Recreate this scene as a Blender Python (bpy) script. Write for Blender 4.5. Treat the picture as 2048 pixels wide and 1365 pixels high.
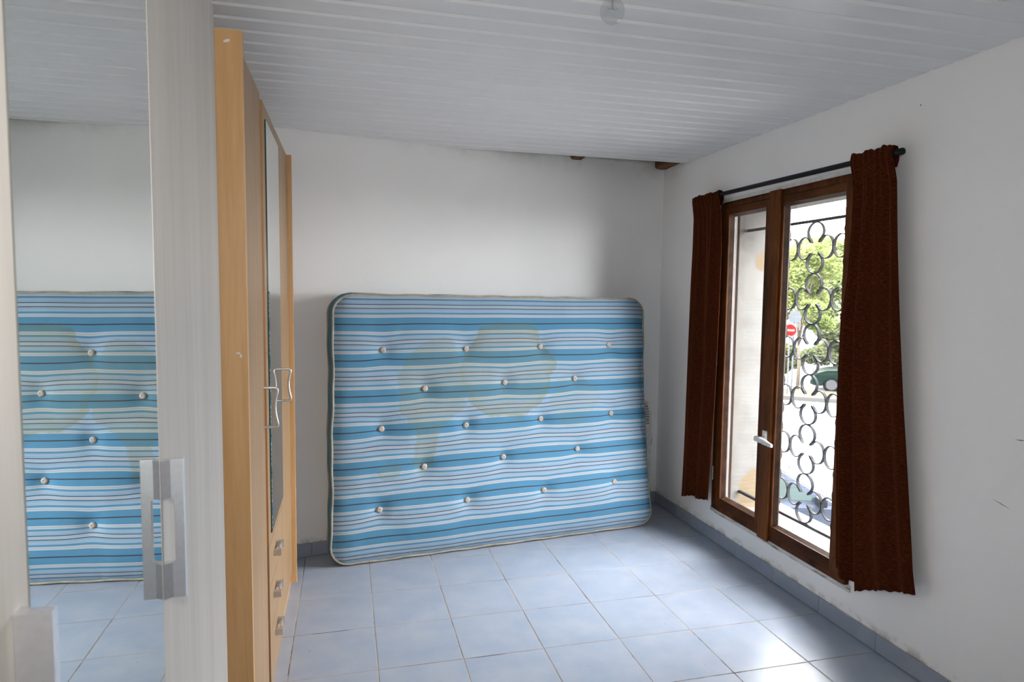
import bpy, bmesh, math, random
from mathutils import Vector, Matrix, noise as mnoise

# ------------------------------------------------------------------ clean
for o in list(bpy.data.objects):
    bpy.data.objects.remove(o, do_unlink=True)
SC = bpy.context.scene
COL = SC.collection
PI = math.pi

# ------------------------------------------------------------------ camera
cd = bpy.data.cameras.new('camera')
cam = bpy.data.objects.new('camera', cd)
COL.objects.link(cam)
cd.sensor_fit = 'HORIZONTAL'
cd.sensor_width = 36.0
cd.lens = 1307.98 * 36 / 2048
cd.clip_start = 0.02
cd.clip_end = 400
_r = Vector((0.9691, -0.24641, 0.01094))
_u = Vector((0.00741, 0.07342, 0.99727))
_f = Vector((0.24654, 0.96638, -0.07298))
cam.matrix_world = Matrix(((_r.x, _u.x, -_f.x, 0.0),
                           (_r.y, _u.y, -_f.y, 0.0),
                           (_r.z, _u.z, -_f.z, 1.4625),
                           (0, 0, 0, 1)))
cd.dof.use_dof = True
cd.dof.focus_distance = 3.2
cd.dof.aperture_fstop = 8.0
SC.camera = cam

# ------------------------------------------------------------------ sky, flash, exposure
world = bpy.data.worlds.new('World')
SC.world = world
world.use_nodes = True
bg = world.node_tree.nodes['Background']
bg.inputs[0].default_value = (0.975, 0.985, 1.0, 1)
bg.inputs[1].default_value = 23.5

# daylight portal in the window opening (sampling aid for the sky, gives off no light itself)
pl = bpy.data.lights.new('window_portal', 'AREA')
pl.shape = 'RECTANGLE'
pl.size = 1.05
pl.size_y = 1.75
pl.cycles.is_portal = True
po = bpy.data.objects.new('window_portal', pl)
COL.objects.link(po)
po.location = (2.54, 2.855, 1.09)
po.rotation_euler = Matrix(((0, 0, 1), (1, 0, 0), (0, 1, 0))).to_euler()

# the photographer's flash, 16 cm above the lens
fl = bpy.data.lights.new('camera_flash', 'SPOT')
fl.energy = 28.0
fl.color = (1.0, 0.97, 0.93)
fl.shadow_soft_size = 0.03
fl.spot_size = math.radians(125)
fl.spot_blend = 0.7
fo = bpy.data.objects.new('camera_flash', fl)
COL.objects.link(fo)
fo.matrix_world = cam.matrix_world.copy()
fo.location = (0.0, 0.02, 1.62)

vs = SC.view_settings
SC.display_settings.display_device = 'sRGB'
vs.view_transform = 'Standard'
vs.look = 'None'
vs.exposure = 1.0
vs.gamma = 1.0
vs.use_curve_mapping = False
SC.cycles.max_bounces = 8
SC.cycles.diffuse_bounces = 4
SC.cycles.glossy_bounces = 4
SC.cycles.transparent_max_bounces = 10
SC.cycles.sample_clamp_indirect = 6.0
SC.cycles.use_denoising = True
SC.cycles.use_adaptive_sampling = True
SC.cycles.adaptive_threshold = 0.10

# ------------------------------------------------------------------ helpers
def lin(r, g, b):
    f = lambda c: (c / 255 / 12.92) if c / 255 <= 0.04045 else ((c / 255 + 0.055) / 1.055) ** 2.4
    return (f(r), f(g), f(b), 1.0)

class NT:
    def __init__(s, name, rough=0.5, spec=0.5, metal=0.0):
        s.m = bpy.data.materials.new(name)
        s.m.use_nodes = True
        s.t = s.m.node_tree
        s.b = s.t.nodes['Principled BSDF']
        s.b.inputs['Roughness'].default_value = rough
        s.b.inputs['Specular IOR Level'].default_value = spec
        s.b.inputs['Metallic'].default_value = metal
    def n(s, typ, **kw):
        nd = s.t.nodes.new(typ)
        for k, v in kw.items():
            if k.startswith('i_'):
                key = k[2:]
                key = int(key) if key.isdigit() else key.replace('_', ' ')
                nd.inputs[key].default_value = v
            else:
                setattr(nd, k, v)
        return nd
    def l(s, a, b):
        s.t.links.new(a, b)
    def coord(s, kind='Object', scale=(1, 1, 1)):
        tc = s.n('ShaderNodeTexCoord')
        mp = s.n('ShaderNodeMapping')
        mp.inputs['Scale'].default_value = scale
        s.l(tc.outputs[kind], mp.inputs['Vector'])
        return mp.outputs[0]
    def wcoord(s, scale=(1, 1, 1)):
        g = s.n('ShaderNodeNewGeometry')
        mp = s.n('ShaderNodeMapping')
        mp.inputs['Scale'].default_value = scale
        s.l(g.outputs['Position'], mp.inputs['Vector'])
        return mp.outputs[0]
    def noise(s, vec, scale, detail=3, rough=0.55):
        nd = s.n('ShaderNodeTexNoise')
        nd.inputs['Scale'].default_value = scale
        nd.inputs['Detail'].default_value = detail
        nd.inputs['Roughness'].default_value = rough
        s.l(vec, nd.inputs['Vector'])
        return nd.outputs['Fac']
    def ramp(s, fac, stops, interp='LINEAR'):
        nd = s.n('ShaderNodeValToRGB')
        cr = nd.color_ramp
        cr.interpolation = interp
        while len(cr.elements) < len(stops):
            cr.elements.new(0.5)
        for e, (p, c) in zip(cr.elements, stops):
            e.position = p
            e.color = c if len(c) == 4 else (*c, 1)
        s.l(fac, nd.inputs[0])
        return nd.outputs[0]
    def mix(s, fac, a, b, mode='MIX'):
        nd = s.n('ShaderNodeMix', data_type='RGBA', blend_type=mode)
        for sock, v in ((nd.inputs[0], fac), (nd.inputs[6], a), (nd.inputs[7], b)):
            if hasattr(v, 'is_linked'):
                s.l(v, sock)
            else:
                sock.default_value = v
        return nd.outputs[2]
    def math(s, op, a, b=None, c=None):
        nd = s.n('ShaderNodeMath', operation=op)
        for sock, v in zip(nd.inputs, (a, b, c)):
            if v is None:
                continue
            if hasattr(v, 'is_linked'):
                s.l(v, sock)
            else:
                sock.default_value = v
        return nd.outputs[0]
    def sep(s, vec):
        nd = s.n('ShaderNodeSeparateXYZ')
        s.l(vec, nd.inputs[0])
        return nd.outputs
    def bump(s, h, strength=0.2, dist=0.01):
        nd = s.n('ShaderNodeBump')
        nd.inputs['Strength'].default_value = strength
        nd.inputs['Distance'].default_value = dist
        s.l(h, nd.inputs['Height'])
        s.l(nd.outputs[0], s.b.inputs['Normal'])
    def color(s, c):
        if hasattr(c, 'is_linked'):
            s.l(c, s.b.inputs['Base Color'])
        else:
            s.b.inputs['Base Color'].default_value = c

def plain(name, c, rough=0.5, spec=0.5, metal=0.0, var=0.12, scale=30):
    k = NT(name, rough, spec, metal)
    f = k.noise(k.coord(), scale)
    d = tuple(x * (1 - var) for x in c[:3]) + (1,)
    e = tuple(min(1, x * (1 + var)) for x in c[:3]) + (1,)
    k.color(k.ramp(f, [(0.3, d), (0.7, e)]))
    return k.m

def box(bm, x0, x1, y0, y1, z0, z1):
    vs_ = [bm.verts.new(v) for v in ((x0, y0, z0), (x1, y0, z0), (x1, y1, z0), (x0, y1, z0),
                                     (x0, y0, z1), (x1, y0, z1), (x1, y1, z1), (x0, y1, z1))]
    for q in ((3, 2, 1, 0), (4, 5, 6, 7), (0, 1, 5, 4), (1, 2, 6, 5), (2, 3, 7, 6), (3, 0, 4, 7)):
        bm.faces.new([vs_[i] for i in q])

def prism(bm, pts, axis, a0, a1):
    """extrude a 2-D polygon along an axis; pts are the other two coordinates in xyz order"""
    def mk(p, a):
        return {'x': (a, p[0], p[1]), 'y': (p[0], a, p[1]), 'z': (p[0], p[1], a)}[axis]
    A = [bm.verts.new(mk(p, a0)) for p in pts]
    B = [bm.verts.new(mk(p, a1)) for p in pts]
    n = len(pts)
    bm.faces.new(A)
    bm.faces.new(B[::-1])
    for i in range(n):
        bm.faces.new((A[i], B[i], B[(i + 1) % n], A[(i + 1) % n]))

def tube(bm, path, r, seg=10, closed=False, taper=None):
    path = [Vector(p) for p in path]
    n = len(path)
    rings = []
    up = None
    for i, p in enumerate(path):
        if closed:
            t = path[(i + 1) % n] - path[i - 1]
        else:
            t = path[min(i + 1, n - 1)] - path[max(i - 1, 0)]
        t.normalize()
        if up is None:
            up = Vector((0, 0, 1)) if abs(t.z) < 0.9 else Vector((0, 1, 0))
        a = t.cross(up)
        if a.length < 1e-4:
            a = t.cross(Vector((1, 0.1, 0)))
        a.normalize()
        b = a.cross(t).normalized()
        up = b
        rr = r if taper is None else r * taper(i / max(1, n - 1))
        rings.append([bm.verts.new(p + (a * math.cos(2 * PI * k / seg) + b * math.sin(2 * PI * k / seg)) * rr) for k in range(seg)])
    m = n if closed else n - 1
    for i in range(m):
        A, B = rings[i], rings[(i + 1) % n]
        for k in range(seg):
            bm.faces.new((A[k], A[(k + 1) % seg], B[(k + 1) % seg], B[k]))
    if not closed:
        bm.faces.new(rings[0][::-1])
        bm.faces.new(rings[-1])

def lathe(bm, prof, origin=(0, 0, 0), seg=24, axis='z'):
    ox, oy, oz = origin
    rings = []
    for r, h in prof:
        ring = []
        for k in range(seg):
            a = 2 * PI * k / seg
            c, s_ = r * math.cos(a), r * math.sin(a)
            if axis == 'z':
                v = (ox + c, oy + s_, oz + h)
            elif axis == 'y':
                v = (ox + c, oy + h, oz + s_)
            else:
                v = (ox + h, oy + c, oz + s_)
            ring.append(bm.verts.new(v))
        rings.append(ring)
    for A, B in zip(rings, rings[1:]):
        for k in range(seg):
            bm.faces.new((A[k], A[(k + 1) % seg], B[(k + 1) % seg], B[k]))
    bm.faces.new(rings[0][::-1])
    bm.faces.new(rings[-1])

def obj(name, bm, mat, parent=None, smooth=False, bevel=0.0, bseg=2, recalc=True, label=None):
    if bevel > 0:
        bmesh.ops.remove_doubles(bm, verts=bm.verts, dist=1e-6)
        es = [e for e in bm.edges if len(e.link_faces) == 2 and e.calc_face_angle(0) > 0.5]
        bmesh.ops.bevel(bm, geom=es, offset=bevel, segments=bseg, affect='EDGES', profile=0.6, clamp_overlap=True)
    if recalc:
        bmesh.ops.recalc_face_normals(bm, faces=bm.faces)
    me = bpy.data.meshes.new(name)
    bm.to_mesh(me)
    bm.free()
    if mat:
        me.materials.append(mat)
    if smooth:
        for p in me.polygons:
            p.use_smooth = True
        if smooth == 'auto':
            me.set_sharp_from_angle(angle=math.radians(40))
    o = bpy.data.objects.new(name, me)
    COL.objects.link(o)
    if parent:
        o.parent = parent
    if label:
        o['label'] = label
    return o

def share(name, src, parent, loc=(0, 0, 0), rot=(0, 0, 0)):
    o = bpy.data.objects.new(name, src.data)
    COL.objects.link(o)
    o.parent = parent
    o.location = loc
    o.rotation_euler = rot
    return o

def thing(name, label, cat, loc=(0, 0, 0), rotz=0.0, group=None):
    o = bpy.data.objects.new(name, None)
    o.empty_display_size = 0.1
    COL.objects.link(o)
    o.location = loc
    o.rotation_euler = (0, 0, rotz)
    o['label'] = label
    o['category'] = cat
    if group:
        o['group'] = group
    return o

def structure(o, label, cat):
    o['kind'] = 'structure'
    o['label'] = label
    o['category'] = cat
    return o

def bmn():
    return bmesh.new()

def boxobj(name, dims, mat, parent=None, bevel=0.0, label=None, smooth=False):
    bm = bmn()
    box(bm, *dims)
    return obj(name, bm, mat, parent, bevel=bevel, label=label, smooth=smooth)

def lerp(a, b, t):
    return a + (b - a) * t

def poly(pts, t):
    """piecewise linear y(t) through (t, value) pairs"""
    for (t0, v0), (t1, v1) in zip(pts, pts[1:]):
        if t <= t1:
            return lerp(v0, v1, (t - t0) / (t1 - t0)) if t1 > t0 else v1
    return pts[-1][1]

def smoothpoly(pts, t):
    for (t0, v0), (t1, v1) in zip(pts, pts[1:]):
        if t <= t1:
            k = (t - t0) / (t1 - t0)
            k = k * k * (3 - 2 * k)
            return lerp(v0, v1, k)
    return pts[-1][1]

random.seed(7)

# ------------------------------------------------------------------ room constants
XR = 2.12            # inner face of the window wall
H = 2.305            # underside of the ceiling planks
XL = -0.86
YF = -1.30           # wall behind the camera
TILE = 0.335
TX0, TY0 = -0.222, 2.483
def yb(x):           # the back wall runs slightly askew
    return 3.664 + 0.2015 * (x + 0.30)

# ------------------------------------------------------------------ materials
def m_paint():
    k = NT('white_wall_paint', 0.75, 0.25)
    w = k.wcoord()
    a = k.noise(w, 1.7, 3, 0.6)
    c = k.ramp(a, [(0.25, (0.83, 0.83, 0.825, 1)), (0.75, (0.87, 0.87, 0.865, 1))])
    # grey mould smudges that hang below the ceiling gap, grime just above the skirting
    g = k.n('ShaderNodeNewGeometry')
    X, Y, Z = k.sep(g.outputs['Position'])
    mz = k.n('ShaderNodeMapRange', i_1=2.22, i_2=2.36)
    k.l(Z, mz.inputs[0])
    my = k.n('ShaderNodeMapRange', i_1=3.72, i_2=3.86)
    k.l(Y, my.inputs[0])
    mm = k.math('MULTIPLY', k.math('MULTIPLY', mz.outputs[0], my.outputs[0]), k.ramp(k.noise(w, 5.0, 3, 0.7), [(0.42, (0, 0, 0, 1)), (0.66, (1, 1, 1, 1))]))
    c = k.mix(k.math('MULTIPLY', mm, 0.45), c, (0.30, 0.31, 0.29, 1))
    bz = k.n('ShaderNodeMapRange', i_1=0.115, i_2=0.075)
    k.l(Z, bz.inputs[0])
    bm_ = k.math('MULTIPLY', bz.outputs[0], k.ramp(k.noise(w, 14.0, 4, 0.7), [(0.45, (0, 0, 0, 1)), (0.6, (1, 1, 1, 1))]))
    c = k.mix(k.math('MULTIPLY', bm_, 0.6), c, (0.28, 0.25, 0.20, 1))
    k.color(c)
    k.bump(k.noise(w, 90, 1), 0.12, 0.004)
    return k.m
M_PAINT = m_paint()

def m_reveal():
    k = NT('old_cream_render', 0.9, 0.1)
    w = k.wcoord()
    a = k.noise(w, 4.0, 5, 0.65)
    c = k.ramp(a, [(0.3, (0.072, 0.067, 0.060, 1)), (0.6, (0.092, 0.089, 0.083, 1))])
    # two ochre patches where the render has come away
    for (px, pz, rr) in ((2.39, 0.30, 0.13), (2.375, 1.66, 0.05)):
        dd = k.n('ShaderNodeVectorMath', operation='DISTANCE')
        gg = k.n('ShaderNodeNewGeometry')
        k.l(gg.outputs['Position'], dd.inputs[0])
        dd.inputs[1].default_value = (px, 3.37, pz)
        e_ = k.math('ADD', dd.outputs['Value'], k.math('MULTIPLY', k.math('SUBTRACT', k.noise(w, 12, 4, 0.6), 0.5), rr * 0.9))
        c = k.mix(k.ramp(e_, [(rr, (1, 1, 1, 1)), (rr + .012, (0, 0, 0, 1))]), c, (0.082, 0.062, 0.038, 1))
    # black soot around the anchor of the grille bar
    d = k.n('ShaderNodeVectorMath', operation='DISTANCE')
    g = k.n('ShaderNodeNewGeometry')
    k.l(g.outputs['Position'], d.inputs[0])
    d.inputs[1].default_value = (2.25, 3.37, 1.85)
    s_ = k.math('ADD', d.outputs['Value'], k.math('MULTIPLY', k.math('SUBTRACT', k.noise(w, 22, 4, 0.7), 0.5), 0.25))
    c = k.mix(k.ramp(s_, [(0.03, (0.85, 0.85, 0.85, 1)), (0.19, (0, 0, 0, 1))]), c, (0.05, 0.047, 0.043, 1))
    k.color(c)
    k.bump(k.noise(w, 60, 4), 0.12, 0.006)
    return k.m
M_REVEAL = m_reveal()

def m_tile(name, dark=1.0):
    k = NT(name, 0.22, 0.5)
    g = k.n('ShaderNodeObjectInfo')
    w = k.wcoord()
    add = k.n('ShaderNodeVectorMath', operation='ADD')
    k.l(w, add.inputs[0])
    sc_ = k.n('ShaderNodeVectorMath', operation='SCALE')
    cmb = k.n('ShaderNodeCombineXYZ')
    k.l(g.outputs['Random'], cmb.inputs[0]); k.l(g.outputs['Random'], cmb.inputs[1])
    k.l(cmb.outputs[0], sc_.inputs[0])
    sc_.inputs['Scale'].default_value = 37
    k.l(sc_.outputs[0], add.inputs[1])
    v = add.outputs[0]
    a = k.noise(v, 7.0, 5, 0.55)
    cols = [(0.25, (0.285 * dark, 0.338 * dark, 0.435 * dark, 1)), (0.5, (0.328 * dark, 0.375 * dark, 0.458 * dark, 1)), (0.78, (0.385 * dark, 0.418 * dark, 0.482 * dark, 1))]
    c = k.ramp(a, cols)
    sp = k.ramp(k.noise(w, 55.0, 1, 0.3), [(0.79, (0, 0, 0, 1)), (0.81, (1, 1, 1, 1))])
    c = k.mix(k.math('MULTIPLY', sp, 0.5), c, (0.12, 0.11, 0.10, 1))
    k.color(c)
    k.l(k.ramp(k.noise(v, 9, 4), [(0.3, (0.30, 0.30, 0.30, 1)), (0.8, (0.42, 0.42, 0.42, 1))]), k.b.inputs['Roughness'])
    return k.m
M_TILE = m_tile('pale_blue_floor_tile')
M_SKIRT = m_tile('blue_skirting_tile', 0.88)

def m_grout():
    k = NT('grey_brown_grout', 0.9, 0.1)
    w = k.wcoord()
    k.color(k.ramp(k.noise(w, 3.0, 4, 0.7), [(0.36, (0.09, 0.078, 0.066, 1)), (0.46, (0.34, 0.29, 0.25, 1)), (0.70, (0.52, 0.46, 0.41, 1))]))
    return k.m
M_GROUT = m_grout()

def m_pvc():
    k = NT('grey_white_pvc', 0.38, 0.45)
    w = k.wcoord((0.3, 6, 1))
    k.color(k.ramp(k.noise(w, 2.0, 3), [(0.3, (0.77, 0.775, 0.785, 1)), (0.7, (0.80, 0.805, 0.815, 1))]))
    return k.m
M_PVC = m_pvc()

def m_wood(name, dk, md, lt, axis_scale, scale=6, rough=0.45, spec=0.4, bump=0.05):
    k = NT(name, rough, spec)
    w = k.wcoord(axis_scale)
    a = k.noise(w, scale, 6, 0.6)
    b = k.noise(w, scale * 6, 3, 0.6)
    c = k.ramp(k.math('ADD', k.math('MULTIPLY', a, 0.7), k.math('MULTIPLY', b, 0.3)), [(0.32, dk), (0.5, md), (0.68, lt)])
    k.color(c)
    k.bump(b, bump, 0.003)
    return k.m
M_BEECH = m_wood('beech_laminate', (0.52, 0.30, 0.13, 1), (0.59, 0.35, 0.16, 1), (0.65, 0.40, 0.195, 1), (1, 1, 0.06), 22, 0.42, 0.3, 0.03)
M_BEECH_SHADED = m_wood('beech_laminate_shaded', (0.27, 0.165, 0.085, 1), (0.31, 0.195, 0.10, 1), (0.35, 0.22, 0.12, 1), (1, 1, 0.06), 22, 0.42, 0.35, 0.03)  # same beech as the side panels, shade on the fronts put into the colour
M_BEECH_EDGE = m_wood('beech_edge_band', (0.40, 0.19, 0.07, 1), (0.47, 0.23, 0.085, 1), (0.52, 0.27, 0.10, 1), (1, 1, 0.06), 22, 0.4)
M_ASH = m_wood('whitewashed_ash_laminate', (0.41, 0.38, 0.34, 1), (0.475, 0.445, 0.405, 1), (0.535, 0.505, 0.465, 1), (1, 1, 0.03), 16, 0.42, 0.4, 0.04)
M_VARN = m_wood('dark_varnished_wood', (0.024, 0.008, 0.003, 1), (0.080, 0.026, 0.008, 1), (0.15, 0.052, 0.016, 1), (1, 1, 0.22), 9, 0.45, 0.08, 0.12)
M_VARN_H = m_wood('dark_varnished_rail', (0.024, 0.008, 0.003, 1), (0.070, 0.024, 0.008, 1), (0.135, 0.050, 0.016, 1), (1, 0.22, 1), 9, 0.45, 0.08, 0.12)
M_BEAM = m_wood('old_dark_beam', (0.05, 0.024, 0.012, 1), (0.13, 0.065, 0.032, 1), (0.24, 0.13, 0.065, 1), (3, 0.4, 3), 8, 0.8, 0.2, 0.3)

def m_mirror():
    k = NT('mirror_silver', 0.0, 0.5, 1.0)
    k.color((0.80, 0.835, 0.815, 1))
    return k.m
M_MIRROR = m_mirror()
M_GLASSEDGE = plain('green_glass_edge', (0.02, 0.07, 0.05, 1), 0.15)
M_ALU = plain('satin_aluminium', (0.74, 0.75, 0.79, 1), 0.40, 0.5, 0.92, 0.04, 120)
M_CHROME = plain('brushed_steel', (0.60, 0.59, 0.58, 1), 0.32, 0.5, 0.8, 0.05, 120)
M_BLACK = plain('black_metal', (0.008, 0.008, 0.010, 1), 0.5, 0.2)
M_WHITEPL = plain('white_plastic', (0.72, 0.71, 0.70, 1), 0.35)
M_HEATER = plain('white_enamel', (0.70, 0.70, 0.69, 1), 0.35)
M_DARKSLOT = plain('dark_slot', (0.05, 0.045, 0.04, 1), 0.8)
M_BRASS = plain('bulb_cap_brass', (0.52, 0.46, 0.33, 1), 0.35, 0.5, 1.0)
M_STICKER = plain('paper_residue', (0.68, 0.66, 0.62, 1), 0.9, 0.1)
M_IRON = plain('grey_painted_iron', (0.017, 0.0165, 0.018, 1), 0.6, 0.06, 0.0, 0.25, 60)

def m_plaster():
    k = NT('chipped_white_plaster', 0.85, 0.15)
    w = k.wcoord((6, 1, 6))
    k.color(k.ramp(k.noise(w, 7.0, 5, 0.7), [(0.30, (0.10, 0.085, 0.065, 1)), (0.40, (0.42, 0.39, 0.35, 1)), (0.50, (0.68, 0.67, 0.66, 1))]))
    k.bump(k.noise(w, 30, 4), 0.5, 0.01)
    return k.m
M_PLASTER = m_plaster()

def m_glass(name, tint=(1, 1, 1, 1), ior=1.45):
    m = bpy.data.materials.new(name)
    m.use_nodes = True
    t = m.node_tree
    t.nodes.clear()
    out = t.nodes.new('ShaderNodeOutputMaterial')
    mix = t.nodes.new('ShaderNodeMixShader')
    tr = t.nodes.new('ShaderNodeBsdfTransparent')
    gl = t.nodes.new('ShaderNodeBsdfGlossy')
    fr = t.nodes.new('ShaderNodeFresnel')
    nz = t.nodes.new('ShaderNodeTexNoise')
    rp = t.nodes.new('ShaderNodeValToRGB')
    nz.inputs['Scale'].default_value = 8
    rp.color_ramp.elements[0].color = tuple(c * 0.96 for c in tint[:3]) + (1,)
    rp.color_ramp.elements[1].color = tint
    # same reflectance on entering and leaving the thin sheet
    ge = t.nodes.new('ShaderNodeNewGeometry')
    mr = t.nodes.new('ShaderNodeMapRange')
    mr.inputs[3].default_value = ior
    mr.inputs[4].default_value = 1 / ior
    t.links.new(ge.outputs['Backfacing'], mr.inputs[0])
    t.links.new(mr.outputs[0], fr.inputs['IOR'])
    gl.inputs['Roughness'].default_value = 0.02
    t.links.new(nz.outputs['Fac'], rp.inputs[0])
    t.links.new(rp.outputs[0], tr.inputs[0])
    t.links.new(fr.outputs[0], mix.inputs[0])
    t.links.new(tr.outputs[0], mix.inputs[1])
    t.links.new(gl.outputs[0], mix.inputs[2])
    t.links.new(mix.outputs[0], out.inputs[0])
    return m
M_GLASS = m_glass('clear_window_glass')
M_BULB = m_glass('clear_bulb_glass', (0.955, 0.96, 0.95, 1), 1.5)

def m_curtain():
    k = NT('rust_brown_chenille', 0.95, 0.02)
    w = k.wcoord((9, 9, 60))
    a = k.noise(w, 7, 4, 0.6)
    b = k.noise(k.wcoord(), 3, 3)
    c = k.ramp(a, [(0.30, (0.030, 0.0068, 0.0024, 1)), (0.52, (0.054, 0.0125, 0.0040, 1)), (0.74, (0.135, 0.036, 0.010, 1))])
    c = k.mix(k.math('MULTIPLY', b, 0.35), c, (0.026, 0.006, 0.004, 1))
    k.color(c)
    k.b.inputs['Sheen Weight'].default_value = 0.12
    k.b.inputs['Sheen Roughness'].default_value = 0.4
    k.b.inputs['Sheen Tint'].default_value = (0.9, 0.32, 0.12, 1)
    k.bump(k.noise(k.wcoord((14, 14, 70)), 8, 3), 0.5, 0.003)
    return k.m
M_CURTAIN = m_curtain()

# ------------------------------------------------------------------ floor
bm = bmn()
prism(bm, [(XL, YF), (XR, YF), (XR, yb(XR)), (XL, yb(XL))], 'z', -0.14, -0.0009)
floor = structure(obj('floor', bm, M_GROUT), 'pale blue ceramic tile floor with dirty grout joints', 'floor')

def clip(poly_, f):
    out = []
    for i in range(len(poly_)):
        a, b = poly_[i], poly_[(i + 1) % len(poly_)]
        fa, fb = f(a), f(b)
        if fa >= 0:
            out.append(a)
        if (fa >= 0) != (fb >= 0):
            t = fa / (fa - fb)
            out.append((lerp(a[0], b[0], t), lerp(a[1], b[1], t)))
    return out

tile_src = None
for i in range(-3, 8):
    for j in range(-12, 6):
        g = 0.0021
        x0, y0 = TX0 + i * TILE, TY0 + j * TILE
        pts = [(x0 + g, y0 + g), (x0 + TILE - g, y0 + g), (x0 + TILE - g, y0 + TILE - g), (x0 + g, y0 + TILE - g)]
        n0 = len(pts)
        full = all(XL + .002 < q[0] < XR - .002 and YF + .002 < q[1] < yb(q[0]) - .002 for q in pts)
        if full and tile_src is not None:
            share('floor_tile', tile_src, floor, (x0, y0, random.uniform(-0.0006, 0.0004)))
            continue
        for f in (lambda q: q[0] - XL - .001, lambda q: XR - .002 - q[0], lambda q: q[1] - YF - .001, lambda q: yb(q[0]) - .002 - q[1]):
            if pts:
                pts = clip(pts, f)
        if len(pts) < 3:
            continue
        ax = [q[0] for q in pts]; ay = [q[1] for q in pts]
        if max(ax) - min(ax) < 0.01 or max(ay) - min(ay) < 0.01:
            continue
        bm = bmn()
        prism(bm, [(q[0] - x0, q[1] - y0) for q in pts], 'z', -0.006, 0.0)
        o = obj('floor_tile', bm, M_TILE, floor, bevel=0.0009, bseg=1)
        o.location = (x0, y0, random.uniform(-0.0006, 0.0004))
        if full:
            tile_src = o

# ------------------------------------------------------------------ walls
ZT = 2.52
bm = bmn()
prism(bm, [(XL - .2, yb(XL - .2)), (XR + .1, yb(XR + .1)), (XR + .1, yb(XR + .1) + .15), (XL - .2, yb(XL - .2) + .15)], 'z', -0.14, ZT)
structure(obj('wall_back', bm, M_PAINT), 'white painted end wall behind the mattress, stained near the ceiling', 'wall')
structure(boxobj('wall_left', (XL - .15, XL, YF - .15, yb(XL) - 0.01, -0.14, ZT), M_PAINT), 'white painted wall behind the wardrobes', 'wall')
structure(boxobj('wall_front', (XL, XR, YF - .15, YF, -0.14, ZT), M_PAINT), 'white painted wall opposite the mattress, behind the photographer', 'wall')
# window wall: inner leaf with the window opening, outer leaf of cream render as a part of it
WY0, WY1, WZ0, WZ1 = 2.3195, 3.3955, 0.2075, 1.9865
bm = bmn()
XI = 2.21
box(bm, XR, XI, YF - .15, WY0, -0.14, ZT)
box(bm, XR, XI, WY1, yb(XR) + 0.02, -0.14, ZT)
box(bm, XR, XI, WY0, WY1, -0.14, WZ0)
box(bm, XR, XI, WY0, WY1, WZ1, ZT)
wall_r = structure(obj('wall_right', bm, M_PAINT), 'white painted wall with the tall brown window', 'wall')
RY0, RY1, RZ0, RZ1 = 2.345, 3.37, 0.225, 1.965
bm = bmn()
box(bm, XI, 2.52, YF - .15, RY0, -2.45, 3.2)
box(bm, XI, 2.52, RY1, 4.6, -2.45, 3.2)
box(bm, XI, 2.52, RY0, RY1, -2.45, RZ0)
box(bm, XI, 2.52, RY0, RY1, RZ1, 3.2)
obj('outer_masonry', bm, M_REVEAL, wall_r, label='rough cream render of the outer window reveal')
for (y0, z0, y1, z1, w_) in ((1.701, 0.786, 1.638, 0.768, .0012), (1.639, 1.002, 1.600, 1.006, .0016), (2.082, 2.196, 2.078, 2.186, .002)):
    bm = bmn()
    dy, dz = y1 - y0, z1 - z0
    l_ = math.hypot(dy, dz)
    ny, nz = -dz / l_ * w_, dy / l_ * w_
    prism(bm, [(y0, z0), ((y0 + y1) / 2 + ny, (z0 + z1) / 2 + nz), (y1, z1), ((y0 + y1) / 2 - ny, (z0 + z1) / 2 - nz)], 'x', XR - .0004, XR + .0002)
    obj('scratch', bm, plain('scratch_dirt', (0.12, 0.10, 0.09, 1), 0.9), wall_r)
# chipped plaster strips above and below the window
structure(boxobj('trim_1', (XR - .010, XR + .01, 2.305, 3.425, 0.178, 0.206), M_PLASTER, bevel=0.003), 'chipped white plaster strip under the window', 'trim')
structure(boxobj('trim_2', (XR - .014, XR + .01, 2.28, 3.425, 1.988, 2.012), plain('white_lintel_paint', (0.68, 0.68, 0.68, 1), 0.8), bevel=0.004), 'white painted strip between window and curtain rod', 'trim')

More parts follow.
